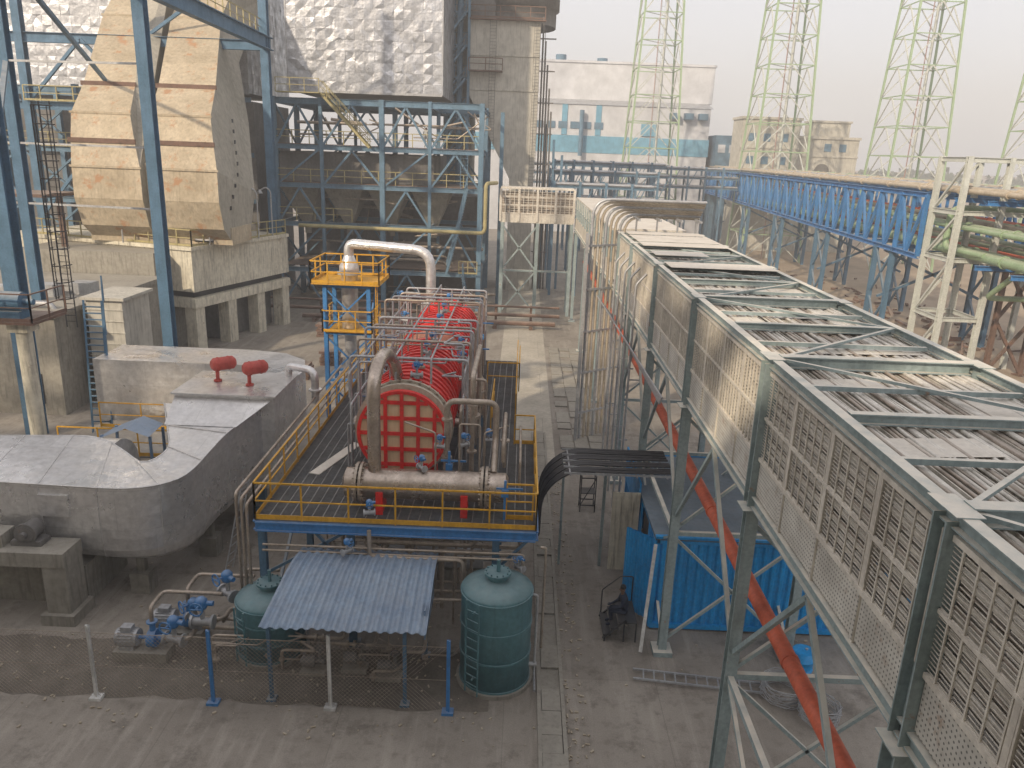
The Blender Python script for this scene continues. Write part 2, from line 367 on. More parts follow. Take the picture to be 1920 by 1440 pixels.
for x,y in((-6.1,17.05),(-2.6,17.05),(-5.9,19.15),(-2.3,19.15)):
    b=MB(); b.beam((x,y,.06),(x,y,rz(y)-.1),.09); b.box(x-.12,x+.12,y-.12,y+.12,0,.06); part(b,'post',M['blue'],t)
b=MB(); b.box(-2.12,-2.09,17.2,19.2,1.9,2.75); part(b,'side_sheet',M['roof'],t)

# ------------------------------------------------------------ fence
t=thing('fence','chain link fence on steel posts beside the concrete yard','fence',(-6,16.8,0))
for x,mt,lb in((-13.8,'helm',None),(-10.6,'helm','white painted steel fence post'),(-7.55,'bluebr','bright blue fence post'),(-4.5,'helm','white painted steel fence post'),(-1.45,'bluebr','bright blue fence post')):
    b=MB(); b.beam((x,16.8,.08),(x,16.8,2.2),.09,.05); b.beam((x+.03,16.78,.08),(x+.03,16.78,2.2),.04,.09); b.box(x-.15,x+.15,16.68,16.92,0,.08); part(b,'post',M[mt],t,lb)
b=MB()
x=-17.9
while x<-1.45:
    for sgn in(1,-1):
        x0=x if sgn>0 else x+1.9; p=(x0,16.8,.08); q=(x0+sgn*1.9,16.8,1.98)
        if q[0]<-1.44 and p[0]<-1.44: b.beam(p,q,.006)
    x+=.12
b.beam((-17.9,16.8,1.98),(-1.45,16.8,1.98),.012); b.beam((-17.9,16.8,1.0),(-1.45,16.8,1.0),.01)
part(b,'wire_mesh',M['sst'],t)

# ------------------------------------------------------------ valves and pumps
def valve(loc,label='blue valve with round actuator on a process pipe'):
    x,y,z=loc; t=thing('valve',label,'valve',loc,'blue actuated valves')
    b=MB(); b.cyl((x-.16,y,z),(x+.16,y,z),.07,12); b.cyl((x-.19,y,z),(x-.15,y,z),.12,14); b.cyl((x+.15,y,z),(x+.19,y,z),.12,14); b.cyl((x,y,z),(x,y,z+.25),.04,10)
    part(b,'valve_body',M['galv'],t)
    b=MB(); b.lathe(x,y,[(0,z+.25),(.08,z+.25),(.1,z+.3),(.1,z+.4),(.06,z+.45),(0,z+.46)],16); b.cyl((x,y,z+.35),(x+.2,y,z+.35),.045,10)
    part(b,'actuator',M['bluebr'],t)
    b=MB(); b.ring((x,y-.22,z+.36),(0,1,0),.1,.12,.02,16); b.beam((x-.11,y-.22,z+.36),(x+.11,y-.22,z+.36),.015); b.cyl((x,y-.22,z+.36),(x,y-.1,z+.36),.015,6)
    part(b,'handwheel',M['bluebr'],t); return t
v0=valve((-8.6,18.9,1.0))
for d in[(-9.3,18.6,.6),(-8.1,19.6,1.5),(-9.0,19.3,.75)]: dup(v0,V(d)-V((-8.6,18.9,1.0)),scale=(1.6,1.6,1.6),rotz=R.uniform(-1,1))
v0.scale=(1.7,1.7,1.7)
def pump(x,y,label):
    t=thing('pump',label,'pump',(x,y,0),'pump sets with silver motors')
    b=MB(); b.box(x-.75,x+.75,y-.3,y+.3,0,.3); part(b,'base',M['conc'],t)
    b=MB(); b.cyl((x-.7,y,.62),(x-.1,y,.62),.24,20)
    for i in range(20):
        a=i*math.pi/10; b.beam((x-.62,y+.25*math.cos(a),.62+.25*math.sin(a)),(x-.18,y+.25*math.cos(a),.62+.25*math.sin(a)),.012,.04)
    b.box(x-.55,x-.25,y-.12,y+.12,.84,.98); b.box(x-.6,x-.2,y-.2,y+.2,.3,.42)
    part(b,'motor',M['galv'],t)
    b=MB(); b.cyl((x-.1,y,.62),(x+.2,y,.62),.05,10); b.cyl((x+.2,y,.62),(x+.42,y,.62),.26,20); b.cyl((x+.42,y,.62),(x+.62,y,.62),.1,12); b.cyl((x+.31,y,.8),(x+.31,y,1.15),.08,12); b.cyl((x+.31,y,1.12),(x+.31,y,1.16),.15,14)
    part(b,'pump_casing',M['bluebr'],t)
    b=MB(); b.pipe([(x+.6,y,.62),(x+1.3,y,.62),(x+1.3,y+.6,.62),(x+2.4,y+.6,.62)],.07); b.pipe([(x+.31,y,1.15),(x+.31,y,1.6),(x+.31,y+.8,1.6),(x+2,y+.8,1.6)],.06)
    part(b,'pump_pipe',M['sst'],t); return t
p0=pump(-10.2,18.6,'silver electric motor driving a blue pump on concrete base')
dup(p0,(.6,1.0,0))
b=MB()
for x0,y0,z0 in((-9,19.8,.5),(-5.8,18.8,.7),(-5.3,19.3,1.0),(-4.9,18.7,.6),(-3.5,18.6,.5)):
    b.pipe([(x0,y0,z0),(x0+1.2,y0,z0),(x0+1.2,y0+.5,z0),(x0+1.2,y0+.5,z0+1.4),(x0+2.2,y0+.5,z0+1.4)],.05)
    b.cyl((x0+.4,y0,z0),(x0+.46,y0,z0),.11); b.cyl((x0+.6,y0,z0),(x0+.66,y0,z0),.11)
for i in range(14):
    x0=R.uniform(-8.4,-1.6);y0=R.uniform(17.6,19.2);z0=R.uniform(.2,1.2)
    b.pipe([(x0,y0,.05),(x0,y0,z0),(x0+R.uniform(.4,1.6),y0,z0),(x0+R.uniform(.4,1.6),y0+.4,z0)],R.choice([.02,.03,.045]),6); b.cyl((x0,y0,z0*.5),(x0,y0,z0*.5+.05),.09)
solo(b,'pipework',M['sst'],'tangle of small steel pipes with flanges under the blue shed','pipe',(-6,19,0))
for x,y in((-5.3,18.2),(-4.2,18.4),(-3.2,18.1)):
    t=thing('small_pump','small dark pump skid under the blue shed roof','pump',(x,y,0),'small pumps under the shed')
    b=MB(); b.box(x-.35,x+.35,y-.2,y+.2,0,.12); part(b,'base',M['conc'],t)
    b=MB(); b.cyl((x-.3,y,.38),(x+.05,y,.38),.16,14); b.cyl((x+.05,y,.38),(x+.3,y,.38),.09,12); b.cyl((x+.18,y,.4),(x+.18,y,.8),.05,10); b.ring((x+.18,y,.8),(0,0,1),.1,.14,.02,16); b.beam((x+.05,y,.8),(x+.31,y,.8),.02); part(b,'pump_casing',M['hop'],t)

# ------------------------------------------------------------ process platform
PX0,PX1,PY0,PY1,PZ=-7.1,.7,19.4,37.5,4.0
t=thing('process_platform','blue steel platform with grating deck and yellow handrails','platform',(-3.3,28,0))
b=MB()
y=PY0
while y<PY1: 
    x1=PX1 if y<26 else .05
    b.beam((PX0,y,PZ),(x1,y,PZ),.014,.03); y+=.075
x=PX0
while x<=PX1:
    b.beam((x,PY0,PZ-.004),(x,PY1 if x<.05 else 26,PZ-.004),.03,.03); x+=.3
part(b,'deck_grating',M['grat'],t)
b=MB()
for x in(PX0,-4.5,-2.1,PX1): b.ib((x,PY0,PZ-.18),(x,PY1 if x<.5 else 26,PZ-.18),.16,.28)
for y in(PY0,22.5,26,29.5,33,PY1): b.ib((PX0,y,PZ-.185),(PX1 if y<27 else .05,y,PZ-.185),.16,.28)
part(b,'deck_beam',M['bluebr'],t)
for x in(PX0+.1,-4.5,-.4):
    for y in(19.6,24.3,29.5,37.2):
        b=MB(); b.ib((x,y,.0),(x,y,PZ-.33),.2,.2); b.box(x-.2,x+.2,y-.2,y+.2,0,.05); part(b,'column',M['blue'],t)
b=MB(); b.beam((PX0+.1,19.6,2.2),(-4.5,19.6,3.7),.08); b.beam((-.4,19.6,2.6),(.6,19.45,3.8),.08); b.beam((-4.5,19.6,2.4),(-5.6,19.6,3.7),.08); b.beam((PX0+.1,19.6,.3),(PX0+.1,24.3,3.6),.08); b.beam((-.4,24.3,.3),(-.4,29.5,3.6),.08); part(b,'brace',M['blue'],t)
for pts in([(PX0,PY0,PZ),(PX1,PY0,PZ)],[(PX0,PY0,PZ),(PX0,PY1,PZ)],[(PX1,PY0,PZ),(PX1,26,PZ),(-.0,26,PZ)],[(0,28.5,PZ),(0,PY1,PZ)],[(PX0,PY1,PZ),(-5.5,PY1,PZ)],[(-.15,20.0,PZ),(PX1-.1,20.0,PZ)]):
    b=MB(); b.rail(pts); part(b,'handrail',M['yel'],t)
b=MB(); b.rail([(-.9,27.2,PZ),(-.9,30.5,PZ)],toe=False); part(b,'handrail',M['yel'],t)
b=MB(); b.rail([(-1.2,30.5,4.6),(.1,30.5,4.6),(.1,33.5,4.6)],sp=1,toe=False,h=1.2); part(b,'handrail',M['yel'],t)
b=MB(); b.beam((-6.3,22.6,4.03),(-5.5,25.4,4.03),.35,.03); solo(b,'plank',M['galw'],'pale flat board lying on the grating deck','plank',(-6,24,4))

b=MB()
for i in range(46):
    x0=R.uniform(-6.8,-1.2);y0=R.uniform(19.7,24);z0=R.uniform(.8,3.5);L=R.uniform(.6,3.4)
    b.pipe([(x0,y0,R.uniform(.1,.5)),(x0,y0,z0),(min(x0+L,.3),y0,z0),(min(x0+L,.3),y0,z0+.5)],R.choice([.03,.04,.05,.07]),8)
    b.cyl((x0+.3,y0,z0),(x0+.35,y0,z0),.11)
for z0,y0 in((3.3,19.3),(3.15,19.25)): b.pipe([(-6.9,y0,z0),(.4,y0,z0),(.4,y0,1.0)],.035)
b.pipe([(-3.9,19.2,3.9),(-3.9,19.2,3.1),(-1.3,19.2,3.1),(-1.3,19.2,2.2)],.06)
b.pipe([(.85,19.2,3.6),(1.0,19.2,3.6),(1.0,19.2,.4)],.04)
for k,x0 in enumerate((-7.4,-7.6,-7.8)): b.pipe([(x0,19.6+k*.15,.4),(x0,19.6+k*.15,4.35+.1*k),(x0,33,4.5+.1*k)],.045)
solo(b,'pipework',M['sst'],'dense small bore steel pipework below the platform deck','pipe',(-3.5,21,0))
for x0,y0,z0,r0,L in((-5.8,22.5,.9,.45,1.6),(-3.2,22.8,1.0,.5,1.6),(-1.6,23.5,.8,.4,1.4)):
    t=thing('pump','silver pump and drum standing under the platform deck','pump',(x0,y0,0),'machines under the platform')
    b=MB(); b.cyl((x0-L/2,y0,z0),(x0+L/2,y0,z0),r0,20); b.cyl((x0-L/2-.12,y0,z0),(x0-L/2,y0,z0),r0*.7,20); b.cyl((x0+L/2,y0,z0),(x0+L/2+.3,y0,z0),.12,12); part(b,'drum',M['galv'],t)
    b=MB(); b.box(x0-.7,x0+.7,y0-.4,y0+.4,0,z0-r0+.12); part(b,'base',M['conc'],t)

# ------------------------------------------------------------ red pressure vessel
CX,CZ=-3.45,5.64
t=thing('pressure_vessel','long horizontal vessel with bright red ribs and boarded end','vessel',(CX,30,PZ))
b=MB()
b.cyl((CX,22.55,CZ),(CX,23.7,CZ),1.36,48); b.ring((CX,22.6,CZ),(0,1,0),1.3,1.5,.16,48); b.ring((CX,22.95,CZ),(0,1,0),1.35,1.52,.1,48)
part(b,'end_drum',M['beige'],t)
b=MB(); b.cyl((CX,23.7,CZ),(CX,25.0,CZ),1.36,48);b.cyl((CX,25.0,CZ),(CX,25.4,CZ),1.36,48,r2=1.0); b.cyl((CX,25.4,CZ),(CX,26.2,CZ),1.0,48); b.cyl((CX,26.2,CZ),(CX,26.5,CZ),1.0,48,r2=1.25)
b.cyl((CX,26.5,CZ),(CX,29.2,CZ),1.25,48); b.cyl((CX,29.2,CZ),(CX,29.5,CZ),1.25,48,r2=1.0); b.cyl((CX,29.5,CZ),(CX,30.4,CZ),1.0,48); b.cyl((CX,30.4,CZ),(CX,30.7,CZ),1.0,48,r2=1.42); b.cyl((CX,30.7,CZ),(CX,37,CZ),1.42,48)
part(b,'shell',M['reds'],t)
for y0,y1,r,st in((23.35,25.05,1.36,.42),(26.5,29.3,1.25,.45),(30.75,37,1.42,.5)):
    y=y0
    while y<=y1:
        b=MB(); b.ring((CX,y,CZ),(0,1,0),r-.02,r+.13,.17,40); part(b,'rib',M['red'],t); y+=st
b=MB()
for k in range(20):
    a=2*math.pi*k/20; c,s_=math.cos(a),math.sin(a)
    b.beam((CX+1.3*c,26.5,CZ+1.3*s_),(CX+1.3*c,29.2,CZ+1.3*s_),.06,.06); b.beam((CX+1.47*c,30.7,CZ+1.47*s_),(CX+1.47*c,37,CZ+1.47*s_),.07,.07)
for (ya,yb) in((25.4,26.3),(29.5,30.5)):
    for k in range(8):
        a=2*math.pi*k/8+.2; b.beam((CX+1.1*math.cos(a),ya-.3,CZ+1.1*math.sin(a)),(CX+1.1*math.cos(a),yb+.2,CZ+1.1*math.sin(a)),.05,.05)
part(b,'stiffener',M['red'],t)
b=MB()
NN=48; circ=[(CX+1.3*math.cos(2*math.pi*k/NN),22.26,CZ+1.3*math.sin(2*math.pi*k/NN)) for k in range(NN)]
b.add(circ,[tuple(range(NN))]); b.ring((CX,22.4,CZ),(0,1,0),1.0,1.3,.27,48)
part(b,'end_boards',M['wood'],t)
b=MB(); rr=1.28
for i in range(-2,3):
    o=i*.5; L=math.sqrt(rr*rr-o*o)
    b.box(CX+o-.055,CX+o+.055,22.19,22.24,CZ-L,CZ+L)
    b.box(CX-L,CX+L,22.2,22.25,CZ+o-.055,CZ+o+.055)
b.ring((CX,22.3,CZ),(0,1,0),1.28,1.38,.2,48)
part(b,'end_lattice',M['red'],t)
for y in(23.2,27.5,31.5,34,36.5):
    b=MB(); b.box(CX-1,CX+1,y-.12,y+.12,PZ+.02,PZ+.6); part(b,'saddle',M['red'],t)
b=MB(); b.ring((CX,23.0,CZ),(0,1,0),1.36,1.46,.12,40)
for k in range(14):
    a=math.pi*(.05+.9*k/13); b.box(CX+1.44*math.cos(a)-.04,CX+1.44*math.cos(a)+.04,22.86,23.1,CZ+1.48*math.sin(a)-.04,CZ+1.48*math.sin(a)+.05)
for x_,y_ in((CX-1.3,23.6),(CX-1.2,27.5),(CX+1.3,24)): b.cyl((x_,y_,CZ-.2),(x_+(-.4 if x_<CX else .4),y_,CZ-.2),.16,14); b.cyl((x_+(-.35 if x_<CX else .35),y_,CZ-.2),(x_+(-.43 if x_<CX else .43),y_,CZ-.2),.24,14)
part(b,'nozzle',M['ss'],t)

t=thing('heat_exchanger','horizontal stainless steel heat exchanger with bolted flanges','heat exchanger',(-2.5,20.5,PZ))
hz,hy=4.8,20.4; er=.43
b=MB(); b.cyl((-4.3,hy,hz),(-.85,hy,hz),er,32); b.cyl((-4.75,hy,hz),(-4.4,hy,hz),er,32); b.cyl((-4.85,hy,hz),(-4.75,hy,hz),.2,24,r2=er); b.cyl((-.75,hy,hz),(-.2,hy,hz),er,32); b.cyl((-.2,hy,hz),(-.12,hy,hz),er,32,r2=.3)
for x in(-3.6,-2.6,-1.6): b.ring((x,hy,hz),(1,0,0),er-.005,er+.01,.04,32)
part(b,'shell',M['ss'],t)
for x in(-4.42,-4.3,-.86,-.74):
    b=MB(); b.ring((x,hy,hz),(1,0,0),.3,.59,.07,32)
    for k in range(20):
        a=k*math.pi/10; b.cyl((x-.09,hy+.52*math.cos(a),hz+.52*math.sin(a)),(x+.09,hy+.52*math.cos(a),hz+.52*math.sin(a)),.03,6)
    part(b,'flange',M['sst'],t)
for x in(-3.75,-1.35):
    b=MB(); b.box(x-.08,x+.08,hy-.3,hy+.3,PZ+.02,hz-.32); b.box(x-.1,x+.1,hy-.46,hy-.42,PZ+.02,hz-.1); part(b,'saddle',M['red'],t)
b=MB(); b.pipe([(-3.95,hy,hz+.3),(-3.95,hy,8.0),(-3.9,hy+1.4,8.35),(-3.8,22.9,7.8),(-3.75,23.6,6.9)],.19,20,bend=.8)
solo(b,'large_pipe',M['ss'],'thick stainless pipe rising from exchanger and bending over vessel','pipe',(-3.9,21,5.3))

for i,y in enumerate((23.4,24.6,25.9,27.4,28.6,29.8,31.6,33.8,35.6)):
    b=MB(); zt=7.6+R.uniform(0,.6)+(.2 if i>4 else 0); xl=CX-1.8;xr=CX+1.9
    b.pipe([(xl,y,4.1),(xl,y,zt),(xr,y,zt),(xr,y,4.3)],.045,8); b.pipe([(CX+.3,y,6.6),(CX+.3,y,zt)],.04,8); b.cyl((CX+.3,y,7.1),(CX+.3,y,7.16),.12)
    b.pipe([(CX-.6,y+.3,6.6),(CX-.6,y+.3,zt-.2),(CX+1.2,y+.3,zt-.2),(CX+1.2,y+.3,zt)],.025,6)
    solo(b,'process_pipe',M['sst'] if i%2 else M['galv'],'small bore steel pipe arching over the red vessel','pipe',(CX,y,PZ),'pipes arching over the vessel')
b=MB()
for x,z in((CX-1.75,7.3),(CX-1.7,6.3),(CX+1.85,7.5),(CX+1.8,6.6),(CX+.8,7.85),(CX-.3,7.9)): b.pipe([(x,23,z-.8),(x,23,z),(x,36.5,z),(x,36.5,z-1)],.035,6)
for i in range(44):
    sx=R.choice([-1,1]); x=CX+sx*R.uniform(1.6,1.95); y=R.uniform(23,36); z=R.uniform(5.5,8.2)
    b.pipe([(x,y,4.05),(x,y,z),(x-sx*R.uniform(.3,1.2),y,z+.0),(x-sx*R.uniform(.3,1.2),y+R.uniform(.2,1.2),z)],R.choice([.02,.028,.035]),6)
solo(b,'tubing',M['galv'],'thin instrument tubing running along both vessel sides','pipe',(CX,30,PZ))
vm=valve((CX+.3,23.4,7.2))
for d in[(CX+.3,25.9,7.3),(CX+.3,27.4,7.3),(CX+.3,29.8,7.5),(CX+.3,31.6,7.6),(CX+.3,33.8,7.6),(CX-.9,24.3,7.2),(CX+1.3,28,7.0),(CX-1.2,31,7.3),(CX-1.8,34,7.6),(-1.5,21.6,5.6),(-2.2,21.4,5.6),(-.8,22.6,5.4),(-1.9,26,7.0),(-2.6,20.4,5.33),(-4.5,19.1,3.3),(.3,19.3,2.9),(-3.9,19.3,4.4)]:
    dup(vm,V(d)-V((CX+.3,23.4,7.2)),rotz=R.uniform(-1,1),scale=(.85,.85,.85))
b=MB()
b.pipe([(-2.0,21.5,4.1),(-2.0,21.5,7.0),(-.55,21.5,7.0),(-.55,21.5,5.8),(-.55,20.5,5.2)],.09,12)
b.pipe([(-1.3,22.3,4.1),(-1.3,22.3,7.6),(-1.3,26,7.6),(-1.3,26,4.2)],.08,12)
b.pipe([(-.3,20.9,5.4),(-.3,20.9,6.0),(-.3,23.6,6.0),(-.3,23.6,4.1)],.06,10)
b.pipe([(-1.7,22.8,4.1),(-1.7,22.8,6.3),(-1.7,25,6.3)],.05,10); b.pipe([(.2,21,4.1),(.2,21,5.4),(.2,24,5.4)],.04,8)
b.pipe([(-2.3,21.2,4.1),(-2.3,21.2,6.1),(-3.2,21.2,6.4)],.03,8); b.pipe([(-1.0,24.5,4.1),(-1.0,24.5,6.8),(-1.9,24.5,6.8)],.05,8)
b.pipe([(-1.6,21.2,4.1),(-1.6,21.2,6.4),(-1.0,21.2,6.4),(-1.0,21.2,4.1)],.03,8); b.pipe([(-.9,21.9,4.1),(-.9,21.9,5.9),(-.2,22.6,5.9)],.03,8)
for p in((-2,21.5,5.2),(-2,21.5,6.4),(-1.3,22.3,5.1),(-1.3,22.3,6.6),(-.3,23.6,5)): b.cyl(p,(p[0],p[1],p[2]+.06),.16,14)
solo(b,'pipe_manifold',M['sst'],'upright steel pipe manifold with flanges beside the vessel','pipe',(-1.3,22,PZ))
for i,(x,y) in enumerate(((-1.6,24.6),(-1.5,27.5))):
    t=thing('vertical_vessel','small upright stainless vessel with flanged head on the platform','vessel',(x,y,PZ),'small upright vessels')
    b=MB(); b.lathe(x,y,[(0,PZ+.3),(.2,PZ+.34),(.33,PZ+.5),(.33,PZ+1.9),(.2,PZ+2.1),(0,PZ+2.15)],20); part(b,'shell',M['ss'],t)
    b=MB(); b.ring((x,y,PZ+1.5),(0,0,1),.3,.43,.09,20); part(b,'flange',M['sst'],t)
    b=MB(); [b.beam((x+dx,y+dy,PZ),(x+dx,y+dy,PZ+.6),.06) for dx in(-.25,.25) for dy in(-.2,.2)]; part(b,'leg',M['blue'],t)
for (x,y,h) in((-1.9,21.3,1.5),(-.2,20.0,1.2),(-5.4,27,1.6),(-5.5,31,3.2),(-1.6,29,3.4),(-1.6,33,3.6)):
    b=MB(); b.beam((x,y,PZ),(x,y,PZ+h),.07); b.beam((x-.25,y,PZ+h*.8),(x+.5,y,PZ+h*.8),.05); b.box(x-.1,x+.1,y-.08,y+.05,PZ+h*.6,PZ+h*.6+.22)
    solo(b,'instrument_stand',M['bluebr'],'blue steel stand carrying a gauge box on the deck','stand',(x,y,PZ),'blue instrument stands')

# ------------------------------------------------------------ access tower with overhead pipe
t=thing('access_tower','blue steel access tower with two yellow railed landings','tower',(-8.7,39.5,0))
for x in(-9.8,-7.6):
    for y in(38.4,40.4):
        b=MB(); b.ib((x,y,0),(x,y,7.4),.2,.2); part(b,'column',M['bluebr'],t)
b=MB()
for z in(2.4,4.9,7.3):
    for y in(38.4,40.4): b.beam((-9.8,y,z),(-7.6,y,z),.14)
    for x in(-9.8,-7.6): b.beam((x,38.4,z),(x,40.4,z),.14)
for z in(.1,2.5,5): b.beam((-9.8,38.4,z),(-7.6,38.4,z+2.2),.08); b.beam((-7.6,38.4,z),(-9.8,38.4,z+2.2),.08); b.beam((-7.6,38.4,z),(-7.6,40.4,z+2.2),.08)
part(b,'brace',M['bluebr'],t)
b=MB(); b.box(-10.4,-7.0,38.0,41,7.42,7.48); b.rail([(-10.4,41,7.48),(-10.4,38,7.48),(-7,38,7.48),(-7,41,7.48),(-10.4,41,7.48)],sp=.9,r=.06); part(b,'upper_landing',M['yel'],t)
b=MB(); b.box(-9.8,-7.4,38.2,40.4,4.95,5.0); b.rail([(-9.9,40.4,5),(-9.9,38.1,5),(-7.4,38.1,5),(-7.4,40.4,5)],sp=.8,r=.055); part(b,'lower_landing',M['yel'],t)
b=MB(); b.ladder((-7.2,38.4,0),(-7.2,38.4,7.4),.45,(0,1,0)); part(b,'ladder',M['yel'],t)
t=thing('scrubber_column','slim upright silver column rising through the access tower','column',(-8.75,39.3,0))
b=MB(); b.lathe(-8.75,39.3,[(.3,0),(.3,4.6),(.42,4.9),(.42,7.8),(.5,7.9),(.5,8.2),(.3,8.6),(.2,8.9)],24); part(b,'shell',M['silv'],t)
b=MB(); b.ring((-8.75,39.3,4.8),(0,0,1),.3,.55,.1,24); b.ring((-8.75,39.3,7.85),(0,0,1),.4,.62,.1,24); part(b,'flange',M['galv'],t)
b=MB(); b.pipe([(-8.75,39.3,8.6),(-8.75,39.3,9.35),(-4.5,38.6,9.2),(-4.5,38.6,6.2),(-4.0,37.4,5.9)],.25,18,bend=.9)
b.cyl((-4.5,38.6,6.6),(-4.5,38.6,6.68),.45,20); b.box(-4.95,-4.05,38.2,39,5.9,6.6)
for x in(-7.6,-6.4,-5.4): b.ring((x,39.3-(x+8.75)*.165,9.35-(x+8.75)*.035),(1,0,0),.24,.265,.05,18)
solo(b,'overhead_pipe',M['silv'],'bright silver insulated pipe arching from column to vessel','pipe',(-6.5,39,8.6))

# ------------------------------------------------------------ silver duct
t=thing('insulated_duct','large silver clad duct curving round on short supports','duct',(-12,25,0))
def arc(pts,seg=5,rad=2.4): return [(p.x,p.y) for p in fillet([(x,y,0) for x,y in pts],rad,seg)]
outer=arc([(-19,21.3),(-10.2,20.9),(-9.9,25.0),(-9.2,26.8)],14)
inner=arc([(-12.9,26.8),(-12.2,25.4),(-11.3,23.6),(-11.7,22.55),(-12.7,23.4),(-14,24.3),(-19,23.9)],4,1.6)
def zt(x,y): return 4.0+max(0,min(1,(y-22.0)/4.8))*.75
def res(pts,n):
    P=[V((x,y,0)) for x,y in pts]; L=[0]
    for a,c in zip(P[:-1],P[1:]): L.append(L[-1]+(c-a).length)
    out=[]
    for k in range(n):
        s=L[-1]*k/(n-1); j=0
        while j<len(L)-2 and L[j+1]<s: j+=1
        out.append(P[j].lerp(P[j+1],(s-L[j])/(L[j+1]-L[j]) if L[j+1]>L[j] else 0))
    return out
nO=48; RO=res(outer,nO); RI=res(inner[::-1],nO)
b=MB(); rows=[]
# wall with a bulging rounded underside
for (k,zf) in ((.16,0.0),(.06,.07),(.01,.18),(0,.35),(0,1.0)):
    rows.append([(p.x+(q.x-p.x)*k,p.y+(q.y-p.y)*k,1.45+(zt(p.x,p.y)-1.45)*zf) for p,q in zip(RO,RI)])
for a_,c_ in zip(rows[:-1],rows[1:]): b.add(a_+c_,[(i,i+1,nO+i+1,nO+i) for i in range(nO-1)],True)
K_=len(inner); b.add([(x,y,1.45) for x,y in inner]+[(x,y,zt(x,y)) for x,y in inner],[(i,i+1,K_+i+1,K_+i) for i in range(K_-1)])
b.add(rows[0]+[(q.x,q.y,1.45) for q in RI],[(i,nO+i,nO+i+1,i+1) for i in range(nO-1)])
b.box(-14.2,-13.3,20.98,21.1,3.0,3.7)
part(b,'duct_wall',M['silv'],t)
b=MB(); 
b.add([(p.x,p.y,zt(p.x,p.y)) for p in RO]+[(p.x,p.y,zt(p.x,p.y)) for p in RI],[(i,i+1,nO+i+1,nO+i) for i in range(nO-1)]); part(b,'duct_top',M['silt'],t)
b=MB()
for i in range(4,nO-2,6): b.beam((RO[i].x,RO[i].y,zt(RO[i].x,RO[i].y)+.015),(RI[i].x,RI[i].y,zt(RI[i].x,RI[i].y)+.015),.05,.03); b.tube([r_[i] for r_ in rows],.022,4)
b.tube([(p.x,p.y,zt(p.x,p.y)) for p in RO],.03,4); b.tube([(p.x,p.y,zt(p.x,p.y)) for p in RI],.03,4)
part(b,'seam_flashing',M['silt'],t)
b=MB(); b.box(-12.4,-8.8,26.6,29.4,1.6,5.2); part(b,'damper_box',M['silv'],t)
b=MB(); b.box(-12.5,-8.7,26.5,29.5,5.2,5.26); b.add([(-12.4,26.6,5.1),(-8.85,26.6,5.1),(-9.7,25.2,4.52),(-12.2,25.2,4.52)],[(0,1,2,3)]); part(b,'box_top',M['silt'],t)
b=MB(); b.prism([(-18,31.4),(-11,31.4),(-10.5,29.5),(-8.9,29.5),(-8.9,31),(-9.3,32.6),(-10.4,33.6),(-12,34),(-18,34)],2.3,5.0); part(b,'rear_duct',M['silv'],t)
b=MB(); b.cyl((-16.4,24.3,2.9),(-13.4,24.3,2.9),1.3,28); part(b,'duct_elbow',M['silt'],t)
for x,y in((-11.8,22),(-10.6,24.5),(-9.6,27.2),(-12,27.2),(-14.5,32.5),(-10.5,32.5)):
    b=MB(); b.box(x-.3,x+.3,y-.3,y+.3,0,.7); b.beam((x,y,.7),(x,y,1.62),.25); part(b,'support',M['conc'] if x!=-9.6 else M['blue'],t)
b=MB(); b.ladder((-9.5,23.2,.1),(-9.2,24.6,3.0),.5,(.2,.9,0)); part(b,'ladder',M['galv'],t)
for x,y in((-11.2,28.3),(-9.85,27.9)):
    s=thing('silencer','red horizontal cylindrical silencer on a short red pipe','silencer',(x,y,5.26),'red silencers on the silver duct')
    c_=V((.75,.66,0)); P=V((x,y,5.93))
    b=MB(); b.cyl(P-c_*.36,P+c_*.36,.25,20); b.cyl(P-c_*.46,P-c_*.36,.15,20,r2=.25); b.cyl(P+c_*.36,P+c_*.46,.25,20,r2=.15); b.ring(P-c_*.2,c_,.24,.27,.03,20); b.ring(P+c_*.2,c_,.24,.27,.03,20); part(b,'drum',M['redl'],s)
    b=MB(); q=P-c_*.25; b.cyl((q.x,q.y,5.27),(q.x,q.y,5.8),.07); b.cyl((q.x,q.y,5.27),(q.x,q.y,5.33),.15,14); part(b,'inlet_pipe',M['redl'],s)
b=MB(); b.pipe([(-9.0,29.2,5.2),(-9.0,29.2,5.7),(-7.8,28.6,5.7),(-7.8,28.6,4.4)],.15,14,bend=.4); b.cyl((-7.8,28.6,4.9),(-7.8,28.6,4.96),.26,14)
solo(b,'vent_pipe',M['silv'],'short silver insulated pipe elbow above the duct box','pipe',(-8.6,29,5.3))
t=thing('concrete_stand','heavy portal shaped concrete stand carrying a fan bearing','foundation',(-15,21,0))
b=MB(); b.box(-19,-13.0,19.9,20.9,1.9,2.35)
b.box(-13.7,-13.0,19.95,20.85,0,1.9); b.box(-13.85,-12.85,19.8,20.95,0,.35); b.box(-17.6,-16.8,19.95,20.85,0,1.9)
b.prism([(-18,21.1),(-13.1,21.1),(-13.1,23.5),(-18,23.5)],0,1.3)
part(b,'frame',M['conc'],t)
b=MB(); b.cyl((-14.3,20.3,2.72),(-14.3,20.9,2.72),.26,20); b.cyl((-14.3,20.15,2.72),(-14.3,20.3,2.72),.1,16); b.box(-14.75,-13.85,20.3,20.8,2.35,2.5); b.ring((-14.3,20.35,2.72),(0,1,0),.25,.33,.06,20); part(b,'bearing',M['hop'],t)
b=MB(); b.box(-15.9,-14.9,20.15,20.8,2.35,2.75); part(b,'side_base',M['conc'],t)
